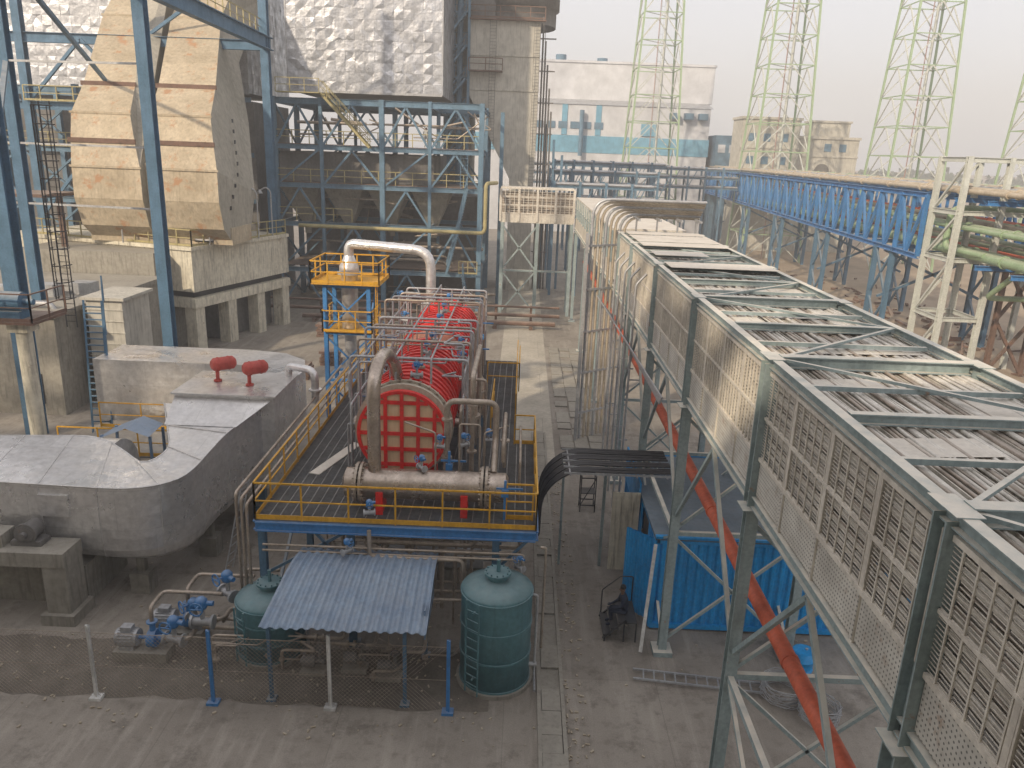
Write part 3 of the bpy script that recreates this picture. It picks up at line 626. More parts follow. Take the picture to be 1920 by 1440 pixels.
b=MB(); b.add([(-13.6,25.2,4.3),(-12.7,25.0,4.1),(-12.8,26.4,4.1),(-13.6,26.6,4.3)],[(0,1,2,3)]); b.add([(-14.6,25.0,3.9),(-13.6,25.2,4.3),(-13.6,26.6,4.3),(-14.6,26.4,3.9)],[(0,1,2,3)])
for x_ in(-14.5,-12.8): b.beam((x_,25.3,0),(x_,25.3,4.0),.08); b.beam((x_,26.3,0),(x_,26.3,4.0),.08)
solo(b,'motor_canopy',M['roof'],'small blue sheet metal canopy behind the silver duct','canopy',(-13.6,26,0))
t=thing('walkway','small steel walkway with yellow handrails beside the duct','platform',(-14.5,30,0))
b=MB(); b.box(-17.5,-12.7,27.6,30.6,2.2,2.26); part(b,'deck_grating',M['grat'],t)
for pts in([(-17.5,27.6,2.26),(-12.9,27.6,2.26)],[(-17.5,30.6,2.26),(-14,30.6,2.26)]):
    b=MB(); b.rail(pts); part(b,'handrail',M['yel'],t)
b=MB(); [b.beam((x,y,0),(x,y,2.2),.12) for x in(-17.4,-13) for y in(27.7,30.5)]; part(b,'column',M['blue'],t)

# ------------------------------------------------------------ cream concrete deck and flue ducts
t=thing('concrete_platform','cream concrete deck on square columns with rust streaked parapet','building',(-27,57,0))
ang=math.atan2(3,9.5)
def rp(x,y):
    c,s=math.cos(-ang),math.sin(-ang); return (-22+x*c-y*s,51.5+x*s+y*c)
def rprism(bm,x0,x1,y0,y1,z0,z1): bm.prism([rp(x0,y0),rp(x1,y0),rp(x1,y1),rp(x0,y1)],z0,z1)
b=MB(); rprism(b,-16,0,0,11,4.2,7.0); rprism(b,-16,.15,-.15,11,7.0,7.25); part(b,'deck_wall',M['concy'],t)
b=MB(); rprism(b,-15.5,-.4,.4,10.6,3.75,4.2); part(b,'bearing_gap',M['dark'],t)
b=MB(); rprism(b,-16,.1,-.1,11,3.1,3.75); part(b,'lower_beam',M['concy'],t)
for x,y in((-.9,0),(-5.5,0),(-10,0),(-.9,3.4),(-.9,6.8),(-.9,10),(-6,8)):
    b=MB(); rprism(b,x,x+.9,y,y+.9,0,3.1); part(b,'column',M['concy'],t)
b=MB(); rprism(b,-14,-1.5,4,10.5,0,3.1); part(b,'inner_wall',M['hop'],t)
b=MB(); b.rail([(*rp(-14,.1),7.25),(*rp(0,.1),7.25),(*rp(0,10.8),7.25)],sp=1.2,r=.07); part(b,'handrail',M['yelp'],t)
t=thing('control_cabinet','white electrical cabinet standing on the concrete deck','cabinet',(-21,53.5,7.25))
b=MB(); b.box(-22.4,-21.1,53.2,54,7.4,9.3); b.box(-22.45,-21.05,53.15,54.05,9.3,9.36); part(b,'body',M['helm'],t)
b=MB(); b.box(-22.35,-21.8,53.17,53.197,7.5,9.2); b.box(-21.7,-21.15,53.17,53.197,7.5,9.2); part(b,'door',M['wht'],t)
b=MB(); b.box(-22.4,-21.1,53.3,53.9,7.25,7.4); part(b,'plinth',M['dark'],t)
for x,y in((-21.3,53.0),(-19.6,58),(-20.8,55.5),(-27,52.5),(-19.2,60)):
    s=thing('street_lamp','swan neck lamp post fixed to the deck parapet','lamp post',(x,y,7.25),'lamp posts on the concrete deck')
    b=MB(); b.pipe([(x,y,7.25),(x,y,10.6),(x-.35,y,10.9),(x-.8,y-.1,10.6)],.05,8,bend=.3); part(b,'pole',M['galv'],s)
    b=MB(); b.lathe(x-.8,y-.1,[(0,10.68),(.12,10.62),(.24,10.42),(.2,10.38),(0,10.38)],12); part(b,'lamp_head',M['galv'],s)
def flue(B,T,lab):
    s=thing('flue_duct',lab,'duct',((B[0]+B[1])/2,56,7.4),'twin ochre flue ducts')
    fr=[(53.6,7.3),(52.1,8.4),(51.5,10.2),(51.7,12.2),(52.8,13.8),(54.2,15.6),(57.2,17.6),(64,23),(72,30)]
    bk=[(74,26),(64.5,20),(61.5,15.5),(58.5,10.5),(57,7.3)]
    b=MB(); pl=fr+bk; n=len(pl)
    def xx(z): 
        k=min(1,max(0,(z-12)/11)); return B[0]+(T[0]-B[0])*k,B[1]+(T[1]-B[1])*k
    L=[(xx(z)[0],y,z) for y,z in pl]; Rr=[(xx(z)[1],y,z) for y,z in pl]
    b.add(Rr,[tuple(range(n))]); b.add(L,[tuple(range(n-1,-1,-1))])
    part(b,'side_plate',M['ductg'],s)
    b=MB(); b.add(L+Rr,[(i,(i+1)%n,n+(i+1)%n,n+i) for i in range(n)])
    for y,z in fr[3:8]:
        a,c=xx(z); b.beam((a-.1,y-.05,z),(c+.1,y-.05,z),.1,.14)
    part(b,'front_plate',M['ductb'],s)
    b=MB()
    for y,z in (fr[4],fr[6]):
        a,c=xx(z); b.beam((a-.12,y-.12,z+.02),(c+.12,y-.12,z+.02),.1,.3)
    part(b,'rusty_joint',M['brown'],s)
    b=MB()
    for k in range(9):
        y=53.4+k*.55; z=9.6+k*.72; a,c=xx(z); b.box(c+.01,c+.04,y,y+.26,z,z+.26)
    part(b,'inspection_hole',M['dark'],s)
    return s
flue((-29.4,-24.9),(-32.6,-29.8),'ochre sheet metal flue duct climbing towards the precipitator')
flue((-24.1,-19.9),(-27.4,-23.6),'ochre flue duct with dark square holes along its side')
b=MB(); b.box(-29.5,-19.8,53.2,57,7.26,8.4); b.box(-25.0,-24.0,52.4,57,8.4,12.5); solo(b,'expansion_joint',M['ductb'],'wide ochre duct base joining both flue ducts','duct',(-25,54,7.55))
b=MB(); b.box(-36,-30.5,50,54,10.2,10.4); b.beam((-36,52,0),(-36,52,10.2),.3); b.beam((-30.7,52,0),(-30.7,52,10.2),.3)
solo(b,'rusty_canopy',M['brown'],'rusty sheet roof on posts beside the flue ducts','canopy',(-33,52,0))

# ------------------------------------------------------------ left steel frame
t=thing('column_framework','tall blue steel framework of columns beams and cross braces','steel frame',(-21,45,0))
def col(x,y,z0,z1,w,mt='blue',lab=None):
    b=MB(); b.ib((x,y,z0),(x,y,z1),w,w,t=.05); part(b,'column',M[mt],t,lab)
col(-18.6,40,0,32,.55); col(-19.7,62,0,32,.6); col(-23.2,35,0,32,.7); col(-29,62,0,30,.6); col(-38,62,0,30,.6); col(-26.0,41,0,30,.5)
b=MB(); b.ib((-18.7,36,21.2),(-19.6,63,21.2),.5,.9,t=.06); part(b,'main_beam',M['blue'],t)
b=MB(); b.ib((-40,62,21),(-19.6,62,21),.4,.7); b.ib((-40,62,16.2),(-33,62,16.2),.4,.6); b.ib((-26,41,22),(-18.6,40,22),.4,.6)
for a,c in(((-38,62,16.4),(-33.5,62,21)),((-29,62,16.4),(-33.5,62,21)),((-38,62,8),(-31,62,16)),((-23,36,22),(-31,62,17)),((-23.2,35,22),(-19,40,27)),((-29,62,21),(-20,62,27)),((-26,41,17.5),(-23,35,14))):
    b.beam(a,c,.22)
part(b,'brace',M['blue'],t)
b=MB(); 
for z in(17.5,13.6,10.6): b.beam((-27,41,z),(-18.7,40,z),.1); 
part(b,'horizontal_rail',M['galv'],t)
b=MB(); b.rail([(-38,61.5,16.5),(-33,61.5,16.5)],r=.07); part(b,'handrail',M['yelp'],t)
b=MB(); b.rail([(-19.2,40,21.7),(-19.9,62,21.7)],r=.06); part(b,'handrail',M['yelp'],t)
t=thing('caged_ladder','tall grey ladder with safety cage against the column','ladder',(-22.4,36.5,5))
b=MB(); b.ladder((-22.0,37,5),(-22.0,37,15.5),.5,(1,0,0)); 
part(b,'ladder',M['black'],t)
b=MB()
for i in range(12):
    z=6.5+i*.8; pts=[(-22.0+.4*math.cos(a),37-.05-.75*math.sin(a),z) for a in[k*math.pi/6 for k in range(7)]]; b.tube(pts,.025,4)
for k in range(1,6):
    a=k*math.pi/6; b.beam((-22.0+.4*math.cos(a),36.95-.75*math.sin(a),6.5),(-22.0+.4*math.cos(a),36.95-.75*math.sin(a),15.3),.03)
part(b,'safety_cage',M['black'],t)
t=thing('concrete_building','low grey concrete building with stained walls and flat roof','building',(-30,43,0))
b=MB(); b.box(-40,-23.5,38,50,0,5.2); b.box(-40.2,-23.3,37.8,50.2,5.2,5.45); part(b,'wall',M['conc'],t)
for x in(-28.5,-25.6):
    b=MB(); b.box(x,x+1.1,37.97,37.998,0.6,2.2); part(b,'window',M['dark'],t)
b=MB(); b.box(-33,-24,50.3,57,0,6.9); part(b,'rear_wall',M['conc'],t)
b=MB(); [b.box(x,x+1.2,40+k,41+k,5.45,6.1) for k,x in enumerate((-31,-29,-27,-25.5))]; b.pipe([(-34,39,5.7),(-24,39,5.7),(-24,39,2)],.15); part(b,'roof_equipment',M['galv'],t)
t=thing('panel_wall','upright pale panelled enclosure beside the concrete building','enclosure',(-21.5,41,0))
b=MB(); b.box(-22.9,-21.0,40,43,0,5.8)
for i in range(9): b.box(-22.95,-20.95,39.95,40,.3+i*.62,.34+i*.62)
b.box(-23.1,-20.8,39.8,43.2,5.8,5.95)
part(b,'panels',M['crm'],t)
t=thing('fan_tower','beige pillar with a blue fan motor on a railed top','fan',(-20.5,31,0))
b=MB(); b.cyl((-19.5,29.5,0),(-19.5,29.5,7.0),.3,16); b.box(-20.1,-18.9,28.9,30.1,0,.6); b.box(-19.9,-19.1,29.1,29.9,6.6,7.0); part(b,'pillar',M['concy'],t)
b=MB(); b.box(-22,-18.6,28.7,31,7.0,7.1); b.rail([(-18.6,31,7.1),(-18.6,28.7,7.1),(-22,28.7,7.1)],r=.05); part(b,'landing',M['brown'],t)
b=MB(); b.cyl((-20.4,29.6,7.75),(-19.4,29.6,7.75),.38,20); b.cyl((-19.4,29.6,7.75),(-19.0,29.6,7.75),.12,12); b.box(-20.3,-19.4,29.2,30,7.1,7.4); part(b,'motor',M['blue'],t)
b=MB(); b.cyl((-21.8,29.8,7.8),(-21,29.8,7.8),.7,24); part(b,'fan_casing',M['blue'],t)
t=thing('stair','steep steel stair climbing past the grey building','stairs',(-17.5,32,0))
b=MB(); b.ladder((-17.8,31,0),(-18.6,33,7.2),.8,(1,0,0),r=.08,step=.28); part(b,'flight',M['blue'],t)
b=MB(); b.rail([(-17.3,31,.1),(-18.1,33,7.2)],r=.05,toe=False); part(b,'handrail',M['blue'],t)

# ------------------------------------------------------------ precipitator structure
t=thing('precipitator_structure','open blue steel structure with floors stairs and hoppers','industrial structure',(-12,72,0))
XS=[-21.5,-17.5,-12.3,-8.2,-3.8]; ZS=[3.4,7.4,10.7,13.9,17.6]
for x in XS:
    for y in(69,76,83):
        b=MB(); w=.42 if x in(-21.5,-12.3,-3.8) else .28; b.ib((x,y,0),(x,y,17.9 if y<80 else 18),w,w,t=.05); part(b,'column',M['bluefar'],t)
b=MB(); b.ib((-2.2,74,0),(-2.2,74,17.5),.35,.35); part(b,'column',M['bluefar'],t)
for y in(69,76,83):
    b=MB()
    for z in ZS: b.ib((-21.5,y,z),(-3.6,y,z),.25,.4 if z<17 else .5)
    part(b,'floor_beam',M['bluefar'],t)
b=MB()
for x in XS:
    for z in ZS: b.ib((x,69,z-.02),(x,83,z-.02),.22,.36)
part(b,'cross_beam',M['bluefar'],t)
b=MB()
for y in(69,76):
    for i in range(4):
        for j,z in enumerate([0]+ZS[:-1]):
            z1=ZS[j]; xm=(XS[i]+XS[i+1])/2
            if (i+j)%2==0 or j==4:
                b.beam((XS[i],y,z),(xm,y,z1-.2),.17); b.beam((XS[i+1],y,z),(xm,y,z1-.2),.17)
            elif j in(1,3): b.beam((XS[i],y,z),(XS[i+1],y,z1),.15)
for z,z1 in zip([0]+ZS[:-1],ZS): b.beam((-3.8,69,z),(-3.8,76,z1),.15); b.beam((-21.5,76,z),(-21.5,69,z1),.15)
part(b,'brace',M['bluefar'],t)
b=MB()
for z in(10.7,13.9): b.box(-21.5,-3.8,69.2,75.9,z+.2,z+.26)
b.box(-21.5,-3.8,70,83,3.6,3.65)
part(b,'floor_plate',M['brown'],t)
for z in(14.15,10.95):
    b=MB(); b.rail([(-21.5,69.1,z),(-3.8,69.1,z)],sp=1.5,r=.07,toe=False); part(b,'handrail',M['yelp'],t)
b=MB(); b.rail([(-21.5,69,7.7),(-15,69,7.7)],sp=1.5,r=.07,toe=False); part(b,'handrail',M['yelp'],t)
b=MB(); b.rail([(-5.5,68.3,3.6),(-3.9,68.3,3.6)],sp=.8,r=.07); part(b,'handrail',M['yelp'],t)
def stair(bm,p,q,w=.9):
    p=V(p);q=V(q)
    for dy in(0,w): bm.beam(p+V((0,dy,0)),q+V((0,dy,0)),.08,.2)
    n=int(abs(q.z-p.z)/.22)
    for i in range(n): c=p+(q-p)*((i+.5)/n); bm.beam(c,c+V((0,w,0)),.26,.03)
    for dy in(0,w):
        bm.beam(p+V((0,dy,1)),q+V((0,dy,1)),.06); bm.beam(p+V((0,dy,.5)),q+V((0,dy,.5)),.05)
        for i in range(0,n,4): c=p+(q-p)*((i+.5)/n)+V((0,dy,0)); bm.beam(c,c+V((0,0,1)),.05)
b=MB(); stair(b,(-13.2,68,14.0),(-17.2,68,18.2)); b.beam((-17.2,68,18.2),(-20.8,68,18.2),.9,.08); b.rail([(-20.8,67.6,18.2),(-17.2,67.6,18.2)],r=.06,toe=False)
part(b,'stair',M['yelp'],t)
b=MB(); stair(b,(-5.6,68.2,7.6),(-4.9,68.2,10.9)); stair(b,(-6.6,68.2,3.6),(-5.6,68.2,7.4)); stair(b,(-4.7,68.2,.1),(-5.2,68.2,3.5)); b.ladder((-5.2,68.6,10.9),(-5.2,68.6,14),.6); part(b,'stair',M['bluefar'],t)
for i in range(4):
    x=-20+i*3.9
    b=MB(); b.add([(x-1.8,70.5,10.6),(x+1.8,70.5,10.6),(x+1.8,75.5,10.6),(x-1.8,75.5,10.6),(x-.3,72.8,7.0),(x+.3,72.8,7.0),(x+.3,73.4,7.0),(x-.3,73.4,7.0)],[(0,4,5,1),(1,5,6,2),(2,6,7,3),(3,7,4,0),(4,7,6,5)])
    b.cyl((x,73.1,6.2),(x,73.1,7.0),.3,12); part(b,'hopper',M['ductg'],t)
b=MB(); b.box(-21.3,-4,77,82.5,.1,9.8); part(b,'inner_casing',M['hop'],t)
b=MB(); b.box(-21.5,-8,70.2,82,11.0,13.5); part(b,'lower_casing',M['hop'],t)
b=MB()
for i in range(40):
    z=R.choice([1.2,2.6,4.4,5.6,6.8,8.6,9.6,12,15,16]); x0=R.uniform(-21,-8); y0=R.uniform(69.6,76); b.pipe([(x0,y0,z),(x0+R.uniform(2,7),y0,z),(x0+R.uniform(2,7),y0,z+R.uniform(-1,2))],R.choice([.06,.1,.15]),6)
part(b,'service_pipe',M['sst'],t)
def casing(x0,x1,y0,y1,z0,z1,lab):
    s=thing('precipitator_casing',lab,'industrial casing',((x0+x1)/2,(y0+y1)/2,z0),'silver foil clad casings')
    b=MB(); b.box(x0,x1,y0,y1,z0,z1); part(b,'core',M['ductg'],s)
    b=MB(); st=.82
    def pan(o,u,w,nn,n1,n2,a,c):
        for i in range(n1):
            for j in range(n2):
                p=V(o)+V(u)*(i*a)+V(w)*(j*c); N_=V(nn)
                q=[p+N_*R.uniform(.02,.07),p+V(u)*a+N_*R.uniform(.02,.07),p+V(u)*a+V(w)*c+N_*R.uniform(.02,.07),p+V(w)*c+N_*R.uniform(.02,.07)]
                m=p+V(u)*(a*R.uniform(.2,.8))+V(w)*(c*R.uniform(.2,.8))+N_*R.uniform(.0,.1)
                b.add(q+[m],[(0,1,4),(1,2,4),(2,3,4),(3,0,4)])
    nx=int((x1-x0)/st); nz=int((z1-z0)/st); ny=int((y1-y0)/st)
    pan((x0,y0,z0),(1,0,0),(0,0,1),(0,-1,0),nx,nz,(x1-x0)/nx,(z1-z0)/nz)
    pan((x1,y0,z0),(0,1,0),(0,0,1),(1,0,0),ny,nz,(y1-y0)/ny,(z1-z0)/nz)
    part(b,'foil_cladding',M['esp'],s)
    b=MB(); 
    for x in(x0,x1): b.beam((x,y0,z0),(x,y0,z1),.12)
    b.beam((x0,y0,z0),(x1,y0,z0),.2); part(b,'edge_trim',M['galv'],s)
casing(-21.0,-7.5,72,84,18.6,33,'silver foil clad precipitator casing above the blue structure')
casing(-52,-24.5,72,84,18.2,33,'wide silver foil clad casing behind the ochre flue ducts')
t=thing('pipe_rack','blue steel framework behind the concrete fan deck','steel frame',(-36,66,0))
b=MB()
for x in(-46,-41,-36,-31,-26):
    for y in(65,71): b.ib((x,y,0),(x,y,18),.4,.4)
part(b,'column',M['bluefar'],t)
b=MB()
for z in(5,9,13,17.6):
    for y in(65,71): b.ib((-47,y,z),(-24,y,z),.25,.4)
for i,x in enumerate((-46,-41,-36,-31)):
    for z in(5,9,13): b.beam((x,65,z),(x+5,65,z+4),.15); b.beam((x+5,65,z),(x,65,z+4),.15)
part(b,'beam',M['bluefar'],t)
b=MB(); b.box(-50,-24,71.5,82,0,17.5); part(b,'inner_casing',M['hop'],t)
b=MB(); b.rail([(-47,64.8,13.2),(-30,64.8,13.2)],r=.07); part(b,'handrail',M['yelp'],t)
b=MB(); b.pipe([(-19.0,66.5,7.5),(-3.2,66.5,7.4),(-3.2,66.5,11.5),(-2.4,69,11.5)],.16,12); solo(b,'yellow_pipe',M['yelp'],'long pale yellow pipe slung across the blue structure','pipe',(-11,66.5,7.4))
b=MB(); b.pipe([(-18,63,.5),(3,63,.5)],.2,12); b.pipe([(-22,64.4,.9),(3.4,64.4,.9)],.16,12); b.pipe([(-22,65,1.5),(3.4,65,1.5)],.1,12)
for x in range(-20,4,3): b.box(x-.15,x+.15,62.7,65.2,0,.3); b.box(x-.1,x+.1,65.1,65.25,.3,1.6)
solo(b,'ground_pipe',M['brown'],'rusty brown pipes running low along the ground','pipe',(-8,63.5,0))

# ------------------------------------------------------------ concrete silo tower
t=thing('stack_tower','tall concrete clad tower with dark top and side ladders','tower',(-3,85,0))
b=MB(); b.box(-8.6,-5.8,84,92,0,34)
part(b,'rear_wall',M['conc'],t)
XL=-5.9
b=MB(); b.add([(XL,82,26.4),(1.0,82,26.4),(1.0,90,26.4),(XL,90,26.4),(XL,82,19.5),(1.0,82,16.5),(1.0,90,16.5),(XL,90,19.5),(-1.6,82,11.5),(.9,82,11.5),(.9,88,11.5),(-1.6,88,11.5),(-1.6,82,0),(.9,82,0),(.9,88,0),(-1.6,88,0)],
  [(1,2,3,0),(0,4,5,1),(1,5,6,2),(2,6,7,3),(3,7,4,0),(4,8,9,5),(5,9,10,6),(6,10,11,7),(7,11,8,4),(8,12,13,9),(9,13,14,10),(11,15,12,8)])
for z in(20,23.2): b.beam((XL-.05,81.96,z),(1.05,81.96,z),.12,.2)
part(b,'tapered_duct',M['crm'],t)
b=MB(); b.lathe(-1.6,87,[(4.2,26.4),(4.2,28),(4.5,28),(4.5,36)],24); b.box(-5.8,-3.5,83,88,26.4,31); part(b,'dark_top',M['hop'],t)
b=MB(); b.rail([(XL,81.8,26.5),(1.4,81.8,26.5)],r=.08); b.box(XL,1.5,81.4,82,26.3,26.4)
b.box(XL,-2.6,81,82,21.6,21.7); b.rail([(XL,81,21.7),(-2.6,81,21.7)],r=.08,toe=False)
part(b,'handrail',M['brown'],t)
for x,y,z0,z1,sd in((.7,81.7,10,26.4,(1,0,0)),(-3.6,81.6,14,26.4,(1,0,0)),(1.5,83,0,26,(0,1,0))):
    b=MB(); b.ladder((x,y,z0),(x,y,z1),.6,sd); part(b,'ladder',M['hop'],t)
b=MB()
for z in range(12,30,3):
    b.box(-8.8,-6,82.6,83.9,z,z+.12); b.rail([(-8.8,82.6,z+.1),(-6,82.6,z+.1)],r=.06,toe=False)
    stair(b,(-8.6,81.8,z+.1),(-6.2,81.8,z+3),.7)
b.cyl((-6.9,82.8,10),(-6.9,82.8,32),.3,12); b.cyl((-8.2,83.2,10),(-8.2,83.2,32),.2,12)
for x in(-8.9,-5.95): b.ib((x,81.7,0),(x,81.7,32),.25,.25)
part(b,'stair_tower',M['bluefar'],t)
b=MB()
for k in range(5): b.cyl((1.3+k*.28,83.5,0),(1.3+k*.28,83.5,27-k*2.2),.09,8)
for z in range(4,26,3): b.beam((1.0,83.4,z),(2.6,83.4,z),.12)
part(b,'riser_pipe',M['hop'],t)
for k in range(3):
    b=MB(); x=2.0+k*.9; b.ib((x,84,0),(x,84,17-k*1.5),.25,.25); part(b,'column',M['bluefar'],t)

# ------------------------------------------------------------ far buildings
t=thing('turbine_hall','long white industrial hall with light blue band and strips','building',(16,160,0))
b=MB(); b.box(-12,34.9,156,190,24.2,30.7); b.box(-12.2,35.1,155.8,190.2,30.7,31.1); part(b,'upper_wall',M['wht'],t)
b=MB(); b.box(-12,33.5,150,190,0,23.0); part(b,'lower_wall',M['wht'],t)
b=MB(); b.add([(-12,149.8,23.0),(34,149.8,23.0),(34,156.2,24.3),(-12,156.2,24.3)],[(0,1,2,3)]); part(b,'lean_roof',M['galv'],t)
b=MB(); b.box(-12.2,33.7,149.9,149.99,14.6,17.6); b.box(33.5,33.6,150,170,14.6,17.6); part(b,'blue_band',M['whb'],t)
for x in(6.4,12.6,-2):
    b=MB(); b.box(x,x+1.0,149.88,149.96,17.7,23.0); part(b,'blue_strip',M['whb'],t)
for i in range(8):
    b=MB(); b.box(-3+i*2.2,-1.4+i*2.2,149.84,149.87,18.8,20.0); part(b,'window',M['bluefar'],t)
for x in(26,28.6,31.2):
    b=MB(); b.box(x,x+1.6,148.6,149.95,21.0,22.1); b.box(x+.1,x+1.5,148.55,148.62,21.1,22.0); part(b,'vent_louvre',M['bluefar'],t)
b=MB(); b.box(21,24,149.7,149.86,17.9,20.0); part(b,'door_panel',M['whb'],t)
for p,q,r in(((10,149,14),(10,149,22),.4),((6,158,31),(6,158,32.2),1),((14,160,31),(14,160,32),1)):
    b=MB(); b.cyl(p,q,r,12); part(b,'roof_vent',M['bluefar'],t)
t=thing('office_building','cream three storey building with flat roofs and arched windows','building',(44,133,0))
b=MB(); b.box(34.3,43.5,130,136,0,20.6); b.box(34.1,43.7,129.8,136.2,20.6,21.0); b.box(43.5,53.7,131.5,137,0,18.0); b.box(43.4,53.9,131.3,137.2,18.0,18.4); b.box(46.5,52.5,133,137,18.4,20.6); b.box(46.3,52.7,132.8,137.2,20.6,20.9)
for x in(36.9,39.9): b.box(x,x+.35,129.85,130,9,20.6)
b.box(34.2,43.6,129.88,130,16.2,16.5); b.box(43.6,53.8,131.38,131.5,15.2,15.5)
part(b,'wall',M['crm'],t)
for x,z in((35.4,17.3),(37.8,17.3),(40.6,17.3),(35.4,13.8),(37.8,13.8),(40.6,13.8),(48.2,16.1),(50.6,16.1)):
    b=MB(); y=130 if x<43 else 131.5; b.box(x,x+1.1,y-.08,y-.01,z,z+1.2); part(b,'window',M['bluefar'],t)
b=MB(); b.box(47,49.4,131.34,131.42,11.6,13.0); b.cyl((48.2,131.36,13.0),(48.2,131.42,13.0),1.2,20); part(b,'arched_window',M['hop'],t)
t=thing('low_building','grey blue low annex with dark windows behind the pipe bridge','building',(30,150,0))
b=MB(); b.box(34.5,42,148,160,0,18.5); part(b,'wall',M['bluefar'],t)
for i in range(3):
    b=MB(); b.box(35+i*2,36.3+i*2,147.9,147.98,15.5,16.9); part(b,'window',M['wht'],t)

# ------------------------------------------------------------ lattice towers
def lattice(cx,cy):
    t=thing('lattice_tower','tall green and white steel lattice tower with inner ladder','tower',(cx,cy,0),'lattice chimney support towers')
    hw=lambda z:4.35-(z*.041)
    lv=[i*3.9 for i in range(17)]
    b=MB(); c=MB()
    for sx in(-1,1):
        for sy in(-1,1): b.beam((cx+sx*hw(0),cy+sy*hw(0),0),(cx+sx*hw(62.4),cy+sy*hw(62.4),62.4),.26)
    for k,(z,z1) in enumerate(zip(lv[:-1],lv[1:])):
        a0,a1=hw(z),hw(z1)
        for (p,q) in(((-1,-1),(1,-1)),((1,-1),(1,1)),((1,1),(-1,1)),((-1,1),(-1,-1))):
            P=(cx+p[0]*a0,cy+p[1]*a0,z);Q=(cx+q[0]*a0,cy+q[1]*a0,z);P1=(cx+p[0]*a1,cy+p[1]*a1,z1);Q1=(cx+q[0]*a1,cy+q[1]*a1,z1)
            Mx=tuple((V(P1)+V(Q1))/2)
            c.beam(P,Mx,.13); c.beam(Q,Mx,.13); b.beam(P1,Q1,.13)
        c.beam((cx-a1,cy-a1,z1),(cx+a1,cy+a1,z1),.1)
    part(b,'frame',M['tgreen'],t); part(c,'diagonal_brace',M['twht'],t)
    b=MB(); b.beam((cx-.3,cy-1.2,0),(cx-.3,cy-1.2,62),.09); part(b,'feeder_pipe',M['twred'],t)
    b=MB(); b.cyl((cx+.9,cy,0),(cx+.9,cy,62),.2,10); b.ladder((cx+.1,cy-1,0),(cx+.1,cy-1,62),.5,r=.05,step=1.3); part(b,'ladder',M['twht'],t)
    return t
l0=lattice(19.9,130)
dup(l0,(36.7-19.9,-10,0)); dup(l0,(53.8-19.9,-15,0)); dup(l0,(51.5,-18,0),'green lattice tower beside the green piping')

# ------------------------------------------------------------ blue pipe bridge
def BX(y,o=0): return 29.2+(y-58)*.0533+o
t=thing('pipe_bridge','long bright blue truss bridge carrying green and tan pipes','bridge',(32,110,0))
segs=[58+i*4.2 for i in range(30)]
for side in(0,8.5):
    b=MB(); b.ib((BX(58,side),58,12.2),(BX(180,side),180,12.6),.4,.35); b.ib((BX(58,side),58,7.8),(BX(180,side),180,8.6),.4,.35); part(b,'chord',M['bluebr'],t)
    b=MB()
    for i,y in enumerate(segs):
        zb=7.8+(y-58)*.0066; zt_=12.2+(y-58)*.0033
        b.ib((BX(y,side),y,zb),(BX(y,side),y,zt_),.28,.28,up=(0,1,0)); b.ib((BX(y+2.1,side),y+2.1,zb),(BX(y+2.1,side),y+2.1,zt_),.2,.2)
        if i<29: b.beam((BX(y,side),y,zt_),(BX(y+2.1,side),y+2.1,zb),.2); b.beam((BX(y+2.1,side),y+2.1,zb),(BX(y+4.2,side),y+4.2,zt_),.2)
    part(b,'web_member',M['bluebr'],t)
b=MB()
for y in [45.4,49.6,53.8]+segs: b.ib((BX(y),y,8.1),(BX(y,8.5),y,8.1),.3,.3); b.ib((BX(y),y,12.1),(BX(y,8.5),y,12.1),.25,.3)
b.ib((BX(42,8.5),42,8.1),(BX(58,8.5),58,8.1),.3,.3); b.ib((BX(42,8.5),42,12.1),(BX(58,8.5),58,12.1),.3,.3)
part(b,'cross_beam',M['bluebr'],t)
for y in(64,80,97,115,135,158):
    b=MB(); 
    for side in(0,8.5):
        x=BX(y,side); b.ib((x,y-1.5,0),(x,y-1.5,7.8),.35,.35); b.ib((x,y+1.5,0),(x,y+1.5,7.8),.35,.35)
        for z in(0,3.9): b.beam((x,y-1.5,z),(x,y+1.5,z+3.7),.16); b.beam((x,y+1.5,z),(x,y-1.5,z+3.7),.16)
    b.beam((BX(y),y,3.8),(BX(y,8.5),y,7.6),.2); b.beam((BX(y),y,7.6),(BX(y,8.5),y,3.8),.2)
    part(b,'support_leg',M['blue'],t)
for k,(o,z,r,mk) in enumerate(((.9,8.65,.33,'green'),(2.1,8.6,.28,'green'),(3.2,8.6,.26,'redp'),(4.3,8.65,.33,'green'),(5.6,8.6,.3,'tan'),(7.0,8.65,.34,'green'),(.5,10.3,.18,'green'),(1.3,10.3,.24,'green'),(2.4,10.2,.2,'brown'),(3.4,10.3,.26,'tan'),(4.6,10.3,.22,'green'),(5.8,10.3,.26,'redp'),(.3,12.65,.16,'tan'),(.9,12.7,.24,'tan'),(1.6,12.7,.22,'galv'),(2.3,12.65,.16,'tan'),(2.9,12.7,.24,'galv'),(3.8,12.7,.28,'tan'),(5.0,12.7,.2,'green'),(6.2,12.7,.26,'tan'),(7.4,12.7,.26,'green'))):
    b=MB(); b.cyl((BX(40,o),40,z),(BX(178,o),178,z+.4),r,12)
    for y in range(42,110,6): b.ring((BX(y,o),y,z+(y-40)*.003),(0,1,0),r-.01,r+.08,.12,12)
    solo(b,'rack_pipe',M[mk],{'green':'large green pipe laid along the pipe bridge','redp':'rust red pipe laid along the pipe bridge','brown':'rusty brown pipe laid along the pipe bridge','tan':'tan insulated pipe laid along the pipe bridge','galv':'grey metal pipe laid along the pipe bridge'}[mk],'pipe',(BX(100,o),100,z),'pipes on the pipe bridge')
